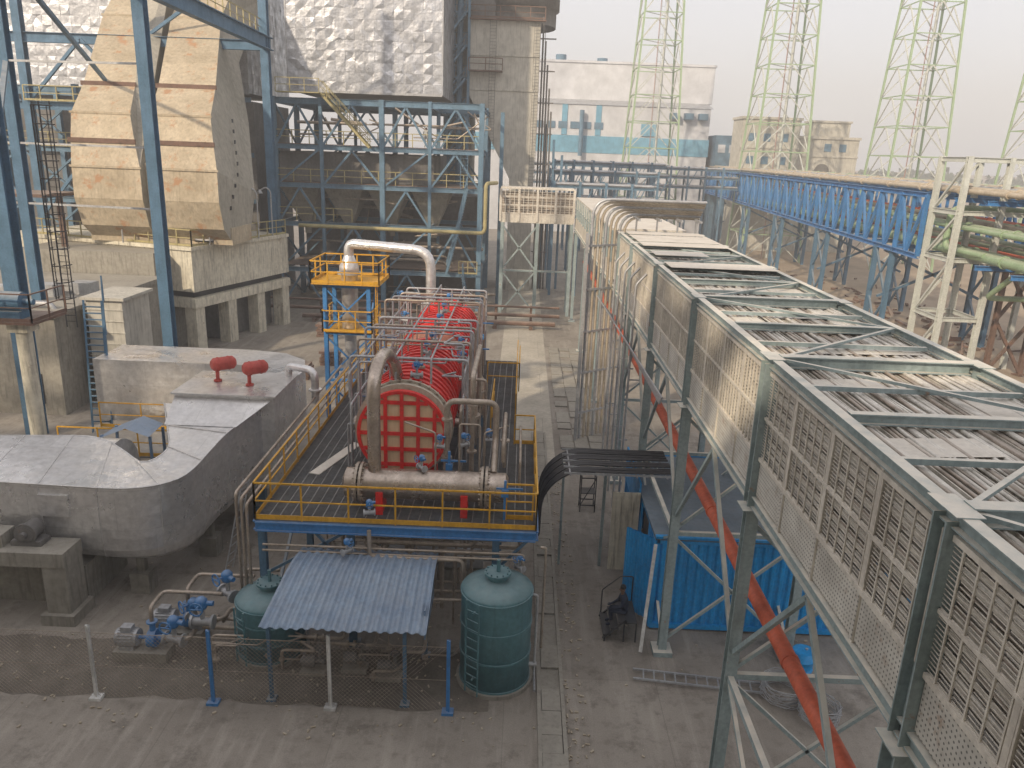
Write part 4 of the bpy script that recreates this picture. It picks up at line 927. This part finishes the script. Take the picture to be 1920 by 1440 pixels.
b=MB(); b.pipe([(BX(56,.4),50,8.8),(BX(56,.4),55,8.8),(BX(56,.4),55,11.5),(BX(56,4),55,11.5),(BX(56,4),46,11.5)],.22,12); solo(b,'green_pipe_loop',M['green'],'green expansion loop of pipe beside the pale trestle','pipe',(30,54,8.8))
b=MB(); b.pipe([(BX(56,1.6),48,8.2),(BX(56,1.6),51,6.0),(BX(56,6),51,6.0)],.18,12); solo(b,'green_branch_pipe',M['green'],'pale green branch pipes dropping below the pipe rack','pipe',(31,52,8))
t=thing('steel_trestle','pale steel trestle with cross braces holding the pipes','trestle',(31,55,0))
for x,y in((28.7,56),(31.4,56),(28.7,52.5),(31.4,52.5),(36,56),(36,50)):
    b=MB(); b.ib((x,y,0),(x,y,14.9),.34,.34); part(b,'post',M['twht'],t)
b=MB()
for z in(14.7,11.3,8.2,4.2):
    b.ib((28.7,56,z),(40 if z>5 else 31.4,56,z),.25,.3); b.ib((28.7,52.5,z),(40 if z>5 else 31.4,52.5,z),.25,.3); b.ib((28.7,56,z),(28.7,52.5,z),.2,.3); b.ib((31.4,56,z),(31.4,52.5,z),.2,.3)
for z0,z1 in((8.2,11.3),(11.3,14.7),(4.2,8.2),(.2,4.2)): b.beam((28.7,56,z0),(31.4,56,z1),.14); b.beam((28.7,52.5,z1),(28.7,56,z0),.14)
part(b,'beam',M['twht'],t)
for xa,xc,ya in((33.5,36,54),(36,39,50),(33.5,36.5,47),(31.5,34,44)):
    b=MB()
    for x in(xa,xc): b.ib((x,ya,0),(x,ya,8),.3,.3)
    for z0,z1 in((.2,4),(4,8)): b.beam((xa,ya,z0),(xc,ya,z1),.2); b.beam((xc,ya,z0),(xa,ya,z1),.2)
    b.ib((29.5,ya,8.0),(40,ya,8.0),.3,.3)
    part(b,'rusty_trestle_leg',M['brown'],t)

for (x0,x1,y,zz) in((3,16,96,(9,10.5,12)),(4,19,108,(10,11.6,13.0)),(3,13,80,(8,9.5,11)),(1,32,120,(10,11.4,12.6))):
    t=thing('distant_pipe_rack','grey steel rack carrying many thin pipes','pipe rack',((x0+x1)/2,y,0),'pipe racks beyond the gallery')
    b=MB(); x=x0
    while x<=x1:
        b.ib((x,y,0),(x,y,zz[-1]+.5),.25,.25); b.ib((x,y+3,0),(x,y+3,zz[-1]+.5),.25,.25); b.beam((x,y,zz[0]),(x,y+3,zz[1]),.12); b.beam((x,y,zz[0]),(x+1.3,y,zz[-1]),.1); x+=2.6
    part(b,'column',M['bluefar'],t)
    b=MB()
    for z in zz: b.ib((x0,y,z),(x1,y,z),.2,.25); b.ib((x0,y+3,z),(x1,y+3,z),.2,.25)
    part(b,'beam',M['bluefar'],t)
    b=MB()
    for z in zz:
        for k in range(5): b.cyl((x0,y+.4+k*.55,z+.25),(x1,y+.4+k*.55,z+.25),R.choice([.07,.1,.15]),8)
    part(b,'pipe',M['galv'],t)

# ------------------------------------------------------------ cable gallery
GX0,GX1,GZ0,GZ1=4.6,8.3,7.95,10.55
t=thing('cable_gallery','long elevated steel cable gallery with pale grille sides','gallery',(6,22,0))
FY=[1.2,7.4,13.6,19.8,26.0,32.2,36.6]
for y in FY:
    for x in(GX0,GX1):
        b=MB(); b.ib((x,y,GZ0-.2),(x,y,GZ1),.28,.28,t=.025); part(b,'frame_post',M['gal'],t)
for x in(GX0,GX1):
    b=MB(); b.ib((x,1.2,GZ1+.02),(x,36.6,GZ1+.02),.17,.18,t=.02)
    for y in FY: b.box(x-.15,x+.15,y-.3,y+.3,GZ1+.112,GZ1+.125)
    part(b,'top_chord',M['gal'],t)
    b=MB(); b.ib((x,1.2,GZ0-.1),(x,69,GZ0-.1),.16,.22,t=.025); part(b,'bottom_chord',M['gal'],t)
y=1.2;k=0
while y<36.7:
    b=MB(); big=k%4==0
    if big: b.ib((GX0+.14,y,GZ1+.03),(GX1-.14,y,GZ1+.03),.22,.22,t=.02)
    elif k%2==0: b.ib((GX0+.14,y,GZ1+.02),(GX1-.14,y,GZ1+.02),.15,.16,t=.02)
    else: b.beam((GX0+.14,y,GZ1+.0),(GX1-.14,y,GZ1+.0),.08,.08)
    part(b,'cross_member',M['gal'],t)
    b=MB(); b.ib((GX0+.14,y,GZ0-.1),(GX1-.14,y,GZ0-.1),.16,.2); part(b,'floor_member',M['gal'],t)
    y+=1.55;k+=1
b=MB()
for i,(a,c) in enumerate(zip(FY[:-1],FY[1:])):
    m=(a+c)/2
    b.beam((GX0+.1,a,GZ1+.07),(GX1-.1,m,GZ1+.07),.07,.05); b.beam((GX1-.1,m,GZ1+.07),(GX0+.1,c,GZ1+.07),.07,.05)
part(b,'top_brace',M['gal'],t)
for i,(a,c) in enumerate(zip(FY[:-1],FY[1:])):
    near=a<13
    for x,sg in((GX0,-1),(GX1,1)):
        ns=4; w=(c-a)/ns
        b=MB(); b2=MB(); HB=GZ0+.78
        b.beam((x+sg*.03,a+.16,HB),(x+sg*.03,c-.16,HB),.05,.07); b.beam((x+sg*.03,a+.16,GZ1-.17),(x+sg*.03,c-.16,GZ1-.17),.05,.07)
        b.beam((x+sg*.03,a+.16,HB+.8),(x+sg*.03,c-.16,HB+.8),.04,.05)
        for j in range(ns):
            ya=a+j*w
            if j>0: b.beam((x,ya,GZ0),(x,ya,GZ1-.1),.07,.09)
            nb=5 if near else 7
            ln=(w-.14)/nb
            for q in range(nb+1):
                yy=ya+.07+ln*q; b.beam((x+sg*.03,yy,HB),(x+sg*.03,yy,GZ1-.17),.018 if near else .028,.026 if near else .036)
                if q<nb:
                    z=HB+.06
                    while z<GZ1-.2:
                        b2.beam((x+sg*.01,yy+.02,z),(x+sg*.01,yy+ln-.02,z),.008 if near else .014,.01 if near else .024); z+=.055 if near else .07
        part(b,'grille_frame',M['galw'],t)
        b2.beam((x+sg*.01,a+.2,HB+.035),(x+sg*.01,c-.2,HB+.035),.02,.02); part(b2,'grille_slats',M['galw'],t)
        b=MB(); b.box(x-.012,x+.012,a+.16,c-.16,GZ0+.05,HB-.04)
        for j in range(1,ns): b.beam((x+sg*.02,a+j*w,GZ0+.05),(x+sg*.02,a+j*w,HB),.05,.07)
        part(b,'perforated_panel',M['perf'],t)
b=MB(); bb=MB(); trays=MB()
lay=[]
for z in(8.2,8.42,8.64,8.86,9.08,9.3,9.52,9.74,9.96): lay+=[(4.92,z),(7.98,z)]
for z in(10.12,10.38): lay+=[(tx,z) for tx in(4.95,5.48,6.01,6.54,7.07,7.6,8.02)]
for (tx,z) in lay:
    y1=36.4
    trays.beam((tx-.22,1.2,z),(tx-.22,y1,z),.02,.07); trays.beam((tx+.22,1.2,z),(tx+.22,y1,z),.02,.07)
    y=1.3+R.uniform(0,.3)
    while y<y1: trays.beam((tx-.22,y,z-.03),(tx+.22,y,z-.03),.04,.02); y+=.6
    nq=R.choice([7,8,9])
    for q in range(nq):
        xx=tx-.19+q*.38/nq+.02; pts=[]; y=1.2; zz_=z+R.uniform(0,.06)
        while y<=y1+.1: pts.append((xx+R.uniform(-.035,.035),y,zz_+R.uniform(0,.03))); y+=2.2
        (b if R.random()<.68 else bb).tube(pts,R.choice([.018,.022,.028,.034]),5)
o=part(b,'cable_run',M['cab'],t); o['kind']='stuff'
o=part(bb,'cable_run',M['cab2'],t); o['kind']='stuff'
part(trays,'cable_tray',M['galw'],t)
for j in range(8):
    y=24.6+j*1.5
    if j in(1,3): continue
    b=MB(); z=GZ1+.17+R.uniform(0,.02); b.box(GX0+.15,GX1-.15-(1.5 if j==2 else 0),y,y+1.35,z,z+.01); part(b,'cover_plate',M['galw'],t)
for (x0,x1,y,L) in((4.8,6.4,9.3,.8),(6.9,8.1,11.0,1.2),(5.6,8.0,14.8,.7),(4.8,5.7,17,1.3),(6.2,8.1,18.3,.8),(4.8,7,21.5,1.1),(7.1,8.1,22,2.2),(5.0,6.2,12.4,.6),(6.4,7.6,16.6,.6),(5.1,7.9,20.2,.6)):
    b=MB(); z=10.45; b.add([(x0,y,z),(x1,y+.1,z+.03),(x1-.05,y+L,z+.02),(x0+.05,y+L-.1,z)],[(0,1,2,3)]); part(b,'loose_sheet',M['galw'],t)
b=MB(); b.box(GX0,GX1,40,69,GZ0,GZ0+.9); b.box(GX0-.02,GX1+.02,40,69,GZ1-.1,GZ1); part(b,'rear_cladding',M['galw'],t)
b=MB()
y=40
while y<69: b.beam((GX0,y,GZ0+.9),(GX0,y,GZ1-.1),.12); b.beam((GX0,y,GZ0+.9),(GX0,y+1.8,GZ1-.1),.05); y+=2
b.beam((GX0,40,9.6),(GX0,69,9.6),.08)
part(b,'rear_post',M['gal'],t)
for y in(7.4,13.6,19.8,26.0,32.2,44,56,67):
    for x in(GX0,GX1):
        w=.32 if y<10 else .24
        b=MB(); b.ib((x,y,0),(x,y,GZ0-.26),w,w,t=.025); b.box(x-.23,x+.23,y-.23,y+.23,GZ0-.27,GZ0-.25); b.box(x-.28,x+.28,y-.28,y+.28,0,.15); part(b,'support_leg',M['gal'],t)
b=MB()
for a,c in((7.4,13.6),(13.6,19.8),(19.8,26.0),(26,32.2)):
    for x in(GX0,GX1):
        m=(a+c)/2
        b.beam((x,a,4.4),(x,m,GZ0-.3),.09); b.beam((x,c,4.4),(x,m,GZ0-.3),.09)
        if a in(7.4,19.8): b.beam((x,a,3.9),(x,c,3.9),.12); b.beam((x,a,.3),(x,c,3.8),.08); b.beam((x,c,.3),(x,a,3.8),.08)
for y in(7.4,13.6,19.8,26,32.2):
    b.beam((GX0,y,3.9),(GX1,y,3.9),.12); b.beam((GX0,y,.4),(GX1,y,3.8),.08); b.beam((GX1,y,.4),(GX0,y,3.8),.08); b.beam((GX0,y,4),(GX1,y,7.4),.08); b.beam((GX1,y,4),(GX0,y,7.4),.08)
part(b,'leg_brace',M['gal'],t)
b=MB(); b.cyl((5.15,4,5.3),(5.05,62,5.9),.16,18)
for y in range(6,60,6): b.cyl((5.15-(y-4)*.0017,y,5.3+(y-4)*.0103),(5.15-(y-4)*.0017,y+.08,5.3+(y-4)*.0103),.175,18)
solo(b,'red_pipe',M['redp'],'long red oxide pipe slung beneath the cable gallery','pipe',(5.1,30,5.5))
for k in range(8):
    b=MB(); x=3.3+k*.24; y=37.4+k*.18; z_=12.1-k*.12
    b.pipe([(x,y,0.1),(x,y,z_),(8.6,y,z_)],.07,10,bend=.9); 
    solo(b,'riser_pipe',M['tan'] if k%3 else M['galv'],'pale pipe climbing then bending over the cable gallery','pipe',(x,y,0),'row of pale riser pipes')
b=MB()
for z in(1.5,3.6,5.7,7.8,9.9): b.beam((3.1,37.2,z),(5.3,38.9,z),.1)
b.ib((3.1,37.2,0),(3.1,37.2,10.5),.15,.15); b.ib((5.3,39,0),(5.3,39,10.5),.15,.15)
for x in(5.5,6.5,7.5,8.4): b.beam((x,37.2,11.2),(x,39.2,11.2),.1); b.beam((x,38.2,10.5),(x,38.2,11.2),.08)
solo(b,'pipe_support_frame',M['galv'],'light grey frame clamping the row of riser pipes','frame',(4.2,38,0))
for k in range(8):
    b=MB(); b.cyl((4.15+.05*k,21+k*.3,7.5-k*.12),(3.7+.1*k,37,7.6-k*.12),.03,6); 
    solo(b,'conduit',M['galv'],'thin grey conduit strung along the gallery side','pipe',(4,30,7),'conduits along the gallery')
for k in range(5):
    b=MB(); y=28+k*1.6; b.pipe([(4.2,y,0),(4.2,y,9.6),(4.55,y,10.0)],.045,6); b.beam((4.2,y,3),(4.6,y,3),.05); b.beam((4.2,y,6),(4.6,y,6),.05)
    solo(b,'cable_riser',M['galv'],'upright grey conduit clipped beside the gallery leg','pipe',(4.2,y,0),'upright conduits by the gallery')
t=thing('cross_gallery','short pale cable gallery bridging towards the blue structure','gallery',(2,69,0))
b=MB(); b.box(-2,4.4,69,69.04,8.3,9.0); b.box(-2,4.4,69,71.5,11.1,11.2); b.box(-2,4.4,69,71.5,8.2,8.3); part(b,'panel',M['galw'],t)
b=MB()
for i in range(17): b.beam((-2+i*.4,69,8.3),(-2+i*.4,69,11.1),.06 if i%4 else .2)
for z in(9,9.7,10.4,11.1): b.beam((-2,69,z),(4.4,69,z),.08)
z=9.05
while z<11: b.beam((-2,69.03,z),(4.4,69.03,z),.03); z+=.18
part(b,'grille',M['galw'],t)
b=MB(); b.box(-1.9,4.3,69.6,71.3,8.35,10.8); part(b,'cable_bundle',M['cab2'],t)
for x in(-1.8,1.3,4.3):
    for y in(69.1,71.3):
        b=MB(); b.ib((x,y,0),(x,y,8.2),.28,.28); part(b,'support_leg',M['gal'],t)
b=MB()
for z0,z1 in((.2,4),(4,8)): b.beam((-1.8,69.1,z0),(1.3,69.1,z1),.14); b.beam((1.3,69.1,z0),(-1.8,69.1,z1),.14)
b.beam((-1.8,69.1,4),(4.3,69.1,4),.16); part(b,'leg_brace',M['gal'],t)

# ------------------------------------------------------------ cable tray crossing
t=thing('cable_tray','black cables on steel trays crossing from platform to gallery','cable tray',(3,24.7,3.8))
b=MB(); c=MB()
for k in range(4):
    y=23.9+k*.55; z=4.0
    for dy in(-.25,.25): b.beam((1.7,y+dy,z-.04),(5.2,y+dy,z-.04),.02,.07)
    for q in range(5): 
        yy=y-.18+q*.09; c.tube(fillet([(.95+R.uniform(-.05,.05),yy,1.6),(1.0,yy,3.2),(1.9,yy,z+.04),(3.4,yy+R.uniform(-.04,.04),z+.02),(5.3,yy,z+.03+R.uniform(0,.04))],.7),.035,6)
for x in(1.9,3.0,4.1,5.1): b.beam((x,23.6,3.92),(x,25.8,3.92),.05)
part(b,'tray',M['galv'],t); part(c,'cable_bundle',M['black'],t)
b=MB(); b.beam((3.2,24.7,0),(3.2,24.7,3.9),.1); b.beam((1.75,24.7,0),(1.75,24.7,3.9),.08); part(b,'support_leg',M['gal'],t)

# ------------------------------------------------------------ blue container office
def corr(bm,p,q,z0,z1,nrm,step=.28,d=.05):
    p=V(p);q=V(q);L=(q-p).length;u=(q-p)/L;nn=V(nrm);pr=[];s=0
    while s<L-1e-6:
        for f,o in((0,0),(.3,0),(.5,d),(.8,d)):
            if s+f*step<=L: pr.append(p+u*(s+f*step)+nn*o)
        s+=step
    pr.append(q); n=len(pr)
    bm.add([(a.x,a.y,z0) for a in pr]+[(a.x,a.y,z1) for a in pr],[(i,i+1,n+i+1,n+i) for i in range(n-1)])
t=thing('shipping_container','blue corrugated container cabin with open end doors','container',(7.5,24.5,0))
CT=3.15; CY=21.0; XE=12.8
b=MB()
corr(b,(4.45,CY,0),(XE,CY,0),.2,CT-.1,(0,-1,0)); corr(b,(XE,27.6,0),(4.45,27.6,0),.2,CT-.1,(0,1,0)); corr(b,(XE,CY,0),(XE,27.6,0),.2,CT-.1,(1,0,0)); corr(b,(4.45,27.6,0),(4.45,23.9,0),.2,CT-.1,(-1,0,0)); corr(b,(4.45,22.6,0),(4.45,CY,0),.2,CT-.1,(-1,0,0))
part(b,'wall',M['contb'],t)
b=MB(); b.box(4.35,XE+.1,CY-.08,27.68,CT-.08,CT); part(b,'roof',M['croof'],t)
b=MB()
for x in(4.42,XE):
    for y in(CY-.02,27.6): b.beam((x,y,.1),(x,y,CT-.08),.14)
for y in(CY-.04,27.62): b.beam((4.4,y,.15),(XE+.05,y,.15),.12,.16); b.beam((4.4,y,CT-.13),(XE+.05,y,CT-.13),.1,.1)
b.beam((4.42,CY,.15),(4.42,27.6,.15),.12,.16); b.beam((4.42,CY,CT-.13),(4.42,27.6,CT-.13),.1,.1)
for (p,q) in(((4.35,CY-.06,CT+.03),(XE+.1,CY-.06,CT+.03)),((4.35,27.66,CT+.03),(XE+.1,27.66,CT+.03)),((XE+.08,CY,CT+.03),(XE+.08,27.6,CT+.03))): b.beam(p,q,.16,.07)
part(b,'corner_frame',M['contb'],t)
b=MB(); b.box(4.5,4.6,22.6,23.9,.3,2.8); part(b,'doorway',M['dark'],t)
b=MB(); b.box(3.4,4.33,23.95,24.01,.3,3.2); b.beam((3.7,23.93,.4),(3.7,23.93,3.1),.03); b.beam((4.1,23.93,.4),(4.1,23.93,3.1),.03); part(b,'door',M['concy'],t,'open cream coloured container door')
b=MB(); corr(b,(3.6,CY+.75,0),(4.35,CY+.02,0),.3,CT-.1,(-.67,-.74,0),.2,.03); corr(b,(4.37,CY+.04,0),(3.62,CY+.77,0),.3,CT-.1,(.67,.74,0),.2,.03); part(b,'door',M['contb'],t)
b=MB(); b.box(4.3,4.36,24.1,27.5,CT-.9,CT+.35); part(b,'fascia_board',M['contb'],t)
b=MB(); [b.box(x-.3,x+.3,y-.3,y+.3,0,.1) for x in(4.8,7.8,11.8) for y in(21.4,27)]; part(b,'footing',M['conc'],t)
t=thing('steel_steps','small black steel steps in front of the container door','steps',(3.45,21.2,0))
b=MB(); 
for i in range(3): b.box(2.9+.22*i,2.9+.22*i+.24,20.2,21.4,.2+.22*i,.23+.22*i)
for y in(20.22,21.38):
    b.beam((2.9,y,.1),(3.56,y,.75),.05); 
    for x,h in((2.95,.2),(3.52,.64)): b.beam((x,y,0),(x,y,h),.04)
b.box(3.56,3.9,20.2,21.4,.64,.67); [b.beam((3.88,y,0),(3.88,y,.65),.04) for y in(20.22,21.38)]
part(b,'tread',M['black'],t)
b=MB(); b.pipe([(2.95,21.45,.2),(2.95,21.45,1.0),(3.5,21.45,1.5),(3.88,21.45,1.5),(3.88,21.45,.65)],.02,6); part(b,'handrail',M['black'],t)
t=thing('steel_stool_frame','small black metal frame stand on the concrete road','stand',(3.0,29.5,0))
b=MB()
for x in(2.8,3.4):
    for y in(29.0,29.6): b.beam((x,y,0),(x,y,1.6),.04)
for z in(.3,1.5):
    for y in(29,29.6): b.beam((2.8,y,z),(3.4,y,z),.04)
    for x in(2.8,3.4): b.beam((x,29,z),(x,29.6,z),.04)
b.box(2.8,3.4,29,29.6,.8,.83); b.beam((2.8,29,.3),(3.4,29,1.5),.03)
part(b,'frame',M['black'],t)
t=thing('ladder','long grey aluminium ladder lying flat on the concrete','ladder',(5,18.8,0))
b=MB(); b.ladder((3.6,18.6,.1),(7.1,18.2,.1),.42,(.11,.99,0),r=.05,step=.3); part(b,'rails',M['galv'],t)
b=MB(); b.beam((3.95,19.6,.1),(4.3,20.6,3.1),.1,.04); solo(b,'white_board',M['helm'],'long white plank leaning against the gallery leg','plank',(4,20.4,0))
t=thing('drum','blue steel drum standing beside the gallery leg','drum',(8.4,18.9,0))
b=MB(); b.lathe(8.4,18.9,[(0,0),(.3,0),(.3,.3),(.315,.31),(.3,.32),(.3,.6),(.315,.61),(.3,.62),(.3,.88),(.27,.87),(0,.87)],20); part(b,'drum_body',M['contb'],t)
b=MB(); b.cyl((8.5,18.95,.87),(8.5,18.95,.9),.04,8); part(b,'bung',M['galv'],t)
for i,(x,y,r) in enumerate(((7.6,18.0,.55),(8.3,17.2,.5))):
    b=MB()
    for k in range(16):
        a=k*.39; b.tube([(x+(r+R.uniform(-.08,.08))*math.cos(q*.7+a),y+(r+R.uniform(-.08,.08))*math.sin(q*.7+a),.05+.03*k) for q in range(10)],.012,4)
    solo(b,'wire_coil',M['galv'],'loose coil of galvanised wire dumped on the ground','wire coil',(x,y,0),'coils of wire')

b=MB()
for i in range(620):
    x=R.gauss(27,8);y=R.gauss(76,14); 
    if x<12: continue
    s=R.uniform(.15,.7); c=V((x,y,s*.3)); d=V((R.uniform(-1,1),R.uniform(-1,1),R.uniform(-.2,.4))).normalized()*s*R.uniform(.5,3)
    b.beam(c-d/2,c+d/2,s*R.uniform(.2,.8),s*R.uniform(.2,.6))
struct(b,'rubble',M['brown'],'stuff')
for i in range(12):
    x=R.uniform(14,26);y=R.uniform(34,62)
    b=MB(); L=R.uniform(2,5);a=R.uniform(-.6,.6); b.ib((x,y,.15),(x+L*math.cos(a),y+L*math.sin(a),.15),.2,.28); solo(b,'steel_beam',M['brown'],'rusty loose steel beam lying on bare earth','steel beam',(x,y,0),'loose steel beams on the earth')
for i,(x,y) in enumerate(((-13.5,46.5),(-12.5,50),(-9.5,57),(-14.8,58))):
    b=MB()
    for k in range(5): b.box(x-.6+R.uniform(-.1,.1),x+.6+R.uniform(-.1,.1),y-.5,y+.5,k*.2,k*.2+.16)
    solo(b,'plank_stack',M['brown'],'stack of brown planks lying on the yard','planks',(x,y,0),'stacks of planks')

# ------------------------------------------------------------ people
def person(lab,loc,rot,J,E,RAD,head,helmet,cloth):
    me=bpy.data.meshes.new('person'); me.from_pydata(J,E,[]); me.update()
    ob=bpy.data.objects.new('person',me); COL.objects.link(ob); ob.location=loc; ob.rotation_euler=(0,0,rot)
    ob['label']=lab; ob['category']='person'; ob['group']='workers'
    sk=ob.modifiers.new('skin','SKIN')
    if not me.skin_vertices: bpy.context.view_layer.objects.active=ob; bpy.ops.mesh.customdata_skin_add()
    for i,r in enumerate(RAD): me.skin_vertices[0].data[i].radius=(r,r*.85)
    me.skin_vertices[0].data[0].use_root=True
    sb=ob.modifiers.new('sub','SUBSURF'); sb.levels=1; sb.render_levels=2
    ob.data.materials.append(cloth)
    ORG[ob.name]=(0,0,0)
    h=V(head); b=MB()
    b.lathe(h.x,h.y,[(0,h.z-.12),(.05,h.z-.11),(.075,h.z-.04),(.08,h.z+.03),(.06,h.z+.1),(0,h.z+.125)],14); b.cyl((h.x,h.y-.07,h.z+.01),(h.x,h.y-.105,h.z-.02),.015,6,r2=.02)
    for sx in(-1,1): b.cyl((h.x+sx*.075,h.y,h.z-.02),(h.x+sx*.095,h.y,h.z-.01),.025,8)
    b.cyl((h.x,h.y+.01,h.z-.2),(h.x,h.y,h.z-.08),.05,10)
    part(b,'head',M['skin'],ob)
    b=MB()
    for sx in(-1,1): b.cyl((h.x+sx*.028,h.y-.07,h.z+.015),(h.x+sx*.028,h.y-.082,h.z+.015),.01,6)
    b.box(h.x-.025,h.x+.025,h.y-.082,h.y-.07,h.z-.06,h.z-.052); part(b,'face_features',M['hair'],ob)
    b=MB()
    b.lathe(h.x,h.y+.01,[(.088,h.z+.035),(.09,h.z+.07),(.07,h.z+.13),(0,h.z+.155)],14)
    if helmet: b.cyl((h.x,h.y-.02,h.z+.035),(h.x,h.y-.02,h.z+.045),.125,16)
    part(b,'helmet' if helmet else 'hair',M['helm'] if helmet else M['hair'],ob)
    return ob
def hands(J,E,RD,idx,d):
    p=V(J[idx]); d=V(d).normalized(); s=d.cross(V((0,1,0))).normalized() if abs(d.y)<.9 else V((1,0,0))
    for k in range(5):
        o=(k-2)*.018; L=(.06,.085,.095,.085,.065)[k]; q=p+s*o*1.3+d*.05; e=q+d*L+s*(o*.3 if k else -.04)
        n=len(J); J.append(tuple(q)); J.append(tuple(e)); E.append((idx,n)); E.append((n,n+1)); RD+=[.012,.008]
J=[(0,0,.95),(0,0,1.2),(0,0,1.42),(.19,0,1.4),(.24,0,1.12),(.25,-.06,.88),(-.19,0,1.4),(-.24,0,1.12),(-.25,-.06,.88),(.1,0,.9),(.11,0,.5),(.12,.02,.08),(.12,-.16,.04),(-.1,0,.9),(-.11,0,.5),(-.12,.02,.08),(-.12,-.16,.04)]
E=[(0,1),(1,2),(2,3),(3,4),(4,5),(2,6),(6,7),(7,8),(0,9),(9,10),(10,11),(11,12),(0,13),(13,14),(14,15),(15,16)]
RD=[.14,.14,.13,.075,.05,.035,.075,.05,.035,.095,.065,.045,.04,.095,.065,.045,.04]
hands(J,E,RD,5,(0,-.1,-1)); hands(J,E,RD,8,(0,-.1,-1))
person('worker in pale shirt and white helmet standing at a railing',(-8.6,69.7,14.17),0,J,E,RD,(0,-.01,1.62),True,M['clothw'])
J=[(0,0,.12),(0,-.04,.4),(0,-.1,.62),(.19,-.1,.6),(.24,-.2,.34),(.12,-.42,.26),(-.19,-.1,.6),(-.24,-.2,.34),(-.12,-.42,.26),(.1,-.06,.1),(.12,-.46,.16),(.12,-.44,-.28),(.12,-.6,-.33),(-.1,-.06,.1),(-.12,-.46,.16),(-.12,-.44,-.28),(-.12,-.6,-.33)]
E=[(0,1),(1,2),(2,3),(3,4),(4,5),(2,6),(6,7),(7,8),(0,9),(9,10),(10,11),(11,12),(0,13),(13,14),(14,15),(15,16)]
RD=[.14,.14,.13,.075,.05,.035,.075,.05,.035,.095,.07,.045,.04,.095,.07,.045,.04]
hands(J,E,RD,5,(0,-1,-.3)); hands(J,E,RD,8,(0,-1,-.3))
person('worker in dark clothes sitting on the black steel steps',(3.62,20.8,.6),-math.pi/2,J,E,RD,(0,-.14,.84),False,M['cloth'])

# ------------------------------------------------------------ building behind the photographer
t=thing('boiler_house','tall grey boiler house with steel top added to break up its shadow','building',(-25,-20,0))
b=MB(); b.box(-60,4.5,-35,-3.2,0,22); part(b,'wall',M['concy'],t)
b=MB()
for x in range(-58,6,5):
    b.ib((x,-4,22),(x,-4,34),.5,.5); b.beam((x,-4,22),(x+5,-4,28),.35); b.beam((x+5,-4,28),(x,-4,34),.35)
for z in(25,28,31,34): b.ib((-58,-4,z),(5,-4,z),.5,.7)
b.box(-40,-18,-12,-5,24,32)
part(b,'added_shadow_steelwork',M['blue'],t)  # unseen roof steelwork, added to cast broken bands of shadow
b=MB()
for i in range(1500):
    x=R.uniform(60,460);y=R.uniform(380,470);s=R.uniform(1.5,4);z=R.uniform(0,5)+5*(.5+.5*math.sin(x*.11)*math.sin(x*.043+1))+R.uniform(0,3)
    c=V((x,y,z+s*.3)); vs=[c+V((R.uniform(-1,1),R.uniform(-1,1),R.uniform(-1,1))).normalized()*s*R.uniform(.6,1.1) for _ in range(7)]
    b.add(vs,[(0,1,2),(2,3,4),(4,5,6),(6,0,3),(1,4,6),(2,5,0),(3,6,1)])
struct(b,'distant_trees',M['foliage'],'stuff')

# haze: real homogeneous air volume over the whole site
b=MB(); b.box(-200,420,-60,620,-2,70)
m=bpy.data.materials.new('dusty_air'); m.use_nodes=True; nt=m.node_tree; nt.nodes.remove(nt.nodes['Principled BSDF'])
vs_=nt.nodes.new('ShaderNodeVolumeScatter'); vs_.inputs['Color'].default_value=(1,.985,.97,1); vs_.inputs['Density'].default_value=.002; vs_.inputs['Anisotropy'].default_value=0
nt.links.new(vs_.outputs[0],nt.nodes['Material Output'].inputs['Volume'])
struct(b,'air_haze',m)

# ------------------------------------------------------------ light, sky, camera
EL=math.radians(30); dx,dy=.6,.8
sun=bpy.data.lights.new('sun','SUN'); sun.energy=4.3; sun.angle=math.radians(1.5); sun.color=(1,.83,.62)
so=bpy.data.objects.new('sun',sun); COL.objects.link(so)
d=V((dx*math.cos(EL),dy*math.cos(EL),-math.sin(EL))); so.rotation_euler=d.to_track_quat('-Z','Y').to_euler(); so.location=(-30,-40,60)
w=bpy.data.worlds.new('World'); scene.world=w; w.use_nodes=True; nt=w.node_tree
sk=nt.nodes.new('ShaderNodeTexSky'); sk.sky_type='NISHITA'; sk.sun_disc=False; sk.sun_elevation=EL; sk.sun_rotation=math.atan2(-dx,-dy); sk.dust_density=4; sk.air_density=1; sk.ozone_density=1
bg=nt.nodes['Background']; bg.inputs[1].default_value=.15
mx=mix(nt,.68,sk.outputs[0],(8.1,7.75,7.75)); nt.links.new(mx,bg.inputs[0])
cam=bpy.data.cameras.new('camera'); cam.sensor_width=36; cam.lens=36/(2*960/1450); cam.clip_end=5000; cam.clip_start=.1
co=bpy.data.objects.new('camera',cam); COL.objects.link(co)
co.matrix_world=Matrix.Translation((0,0,14))@Matrix.Rotation(.006,4,'Z')@Matrix.Rotation(math.radians(90-16.6),4,'X')@Matrix.Rotation(.038,4,'Z')
scene.camera=co
scene.view_settings.view_transform='Standard'; scene.view_settings.look='None'; scene.view_settings.exposure=0
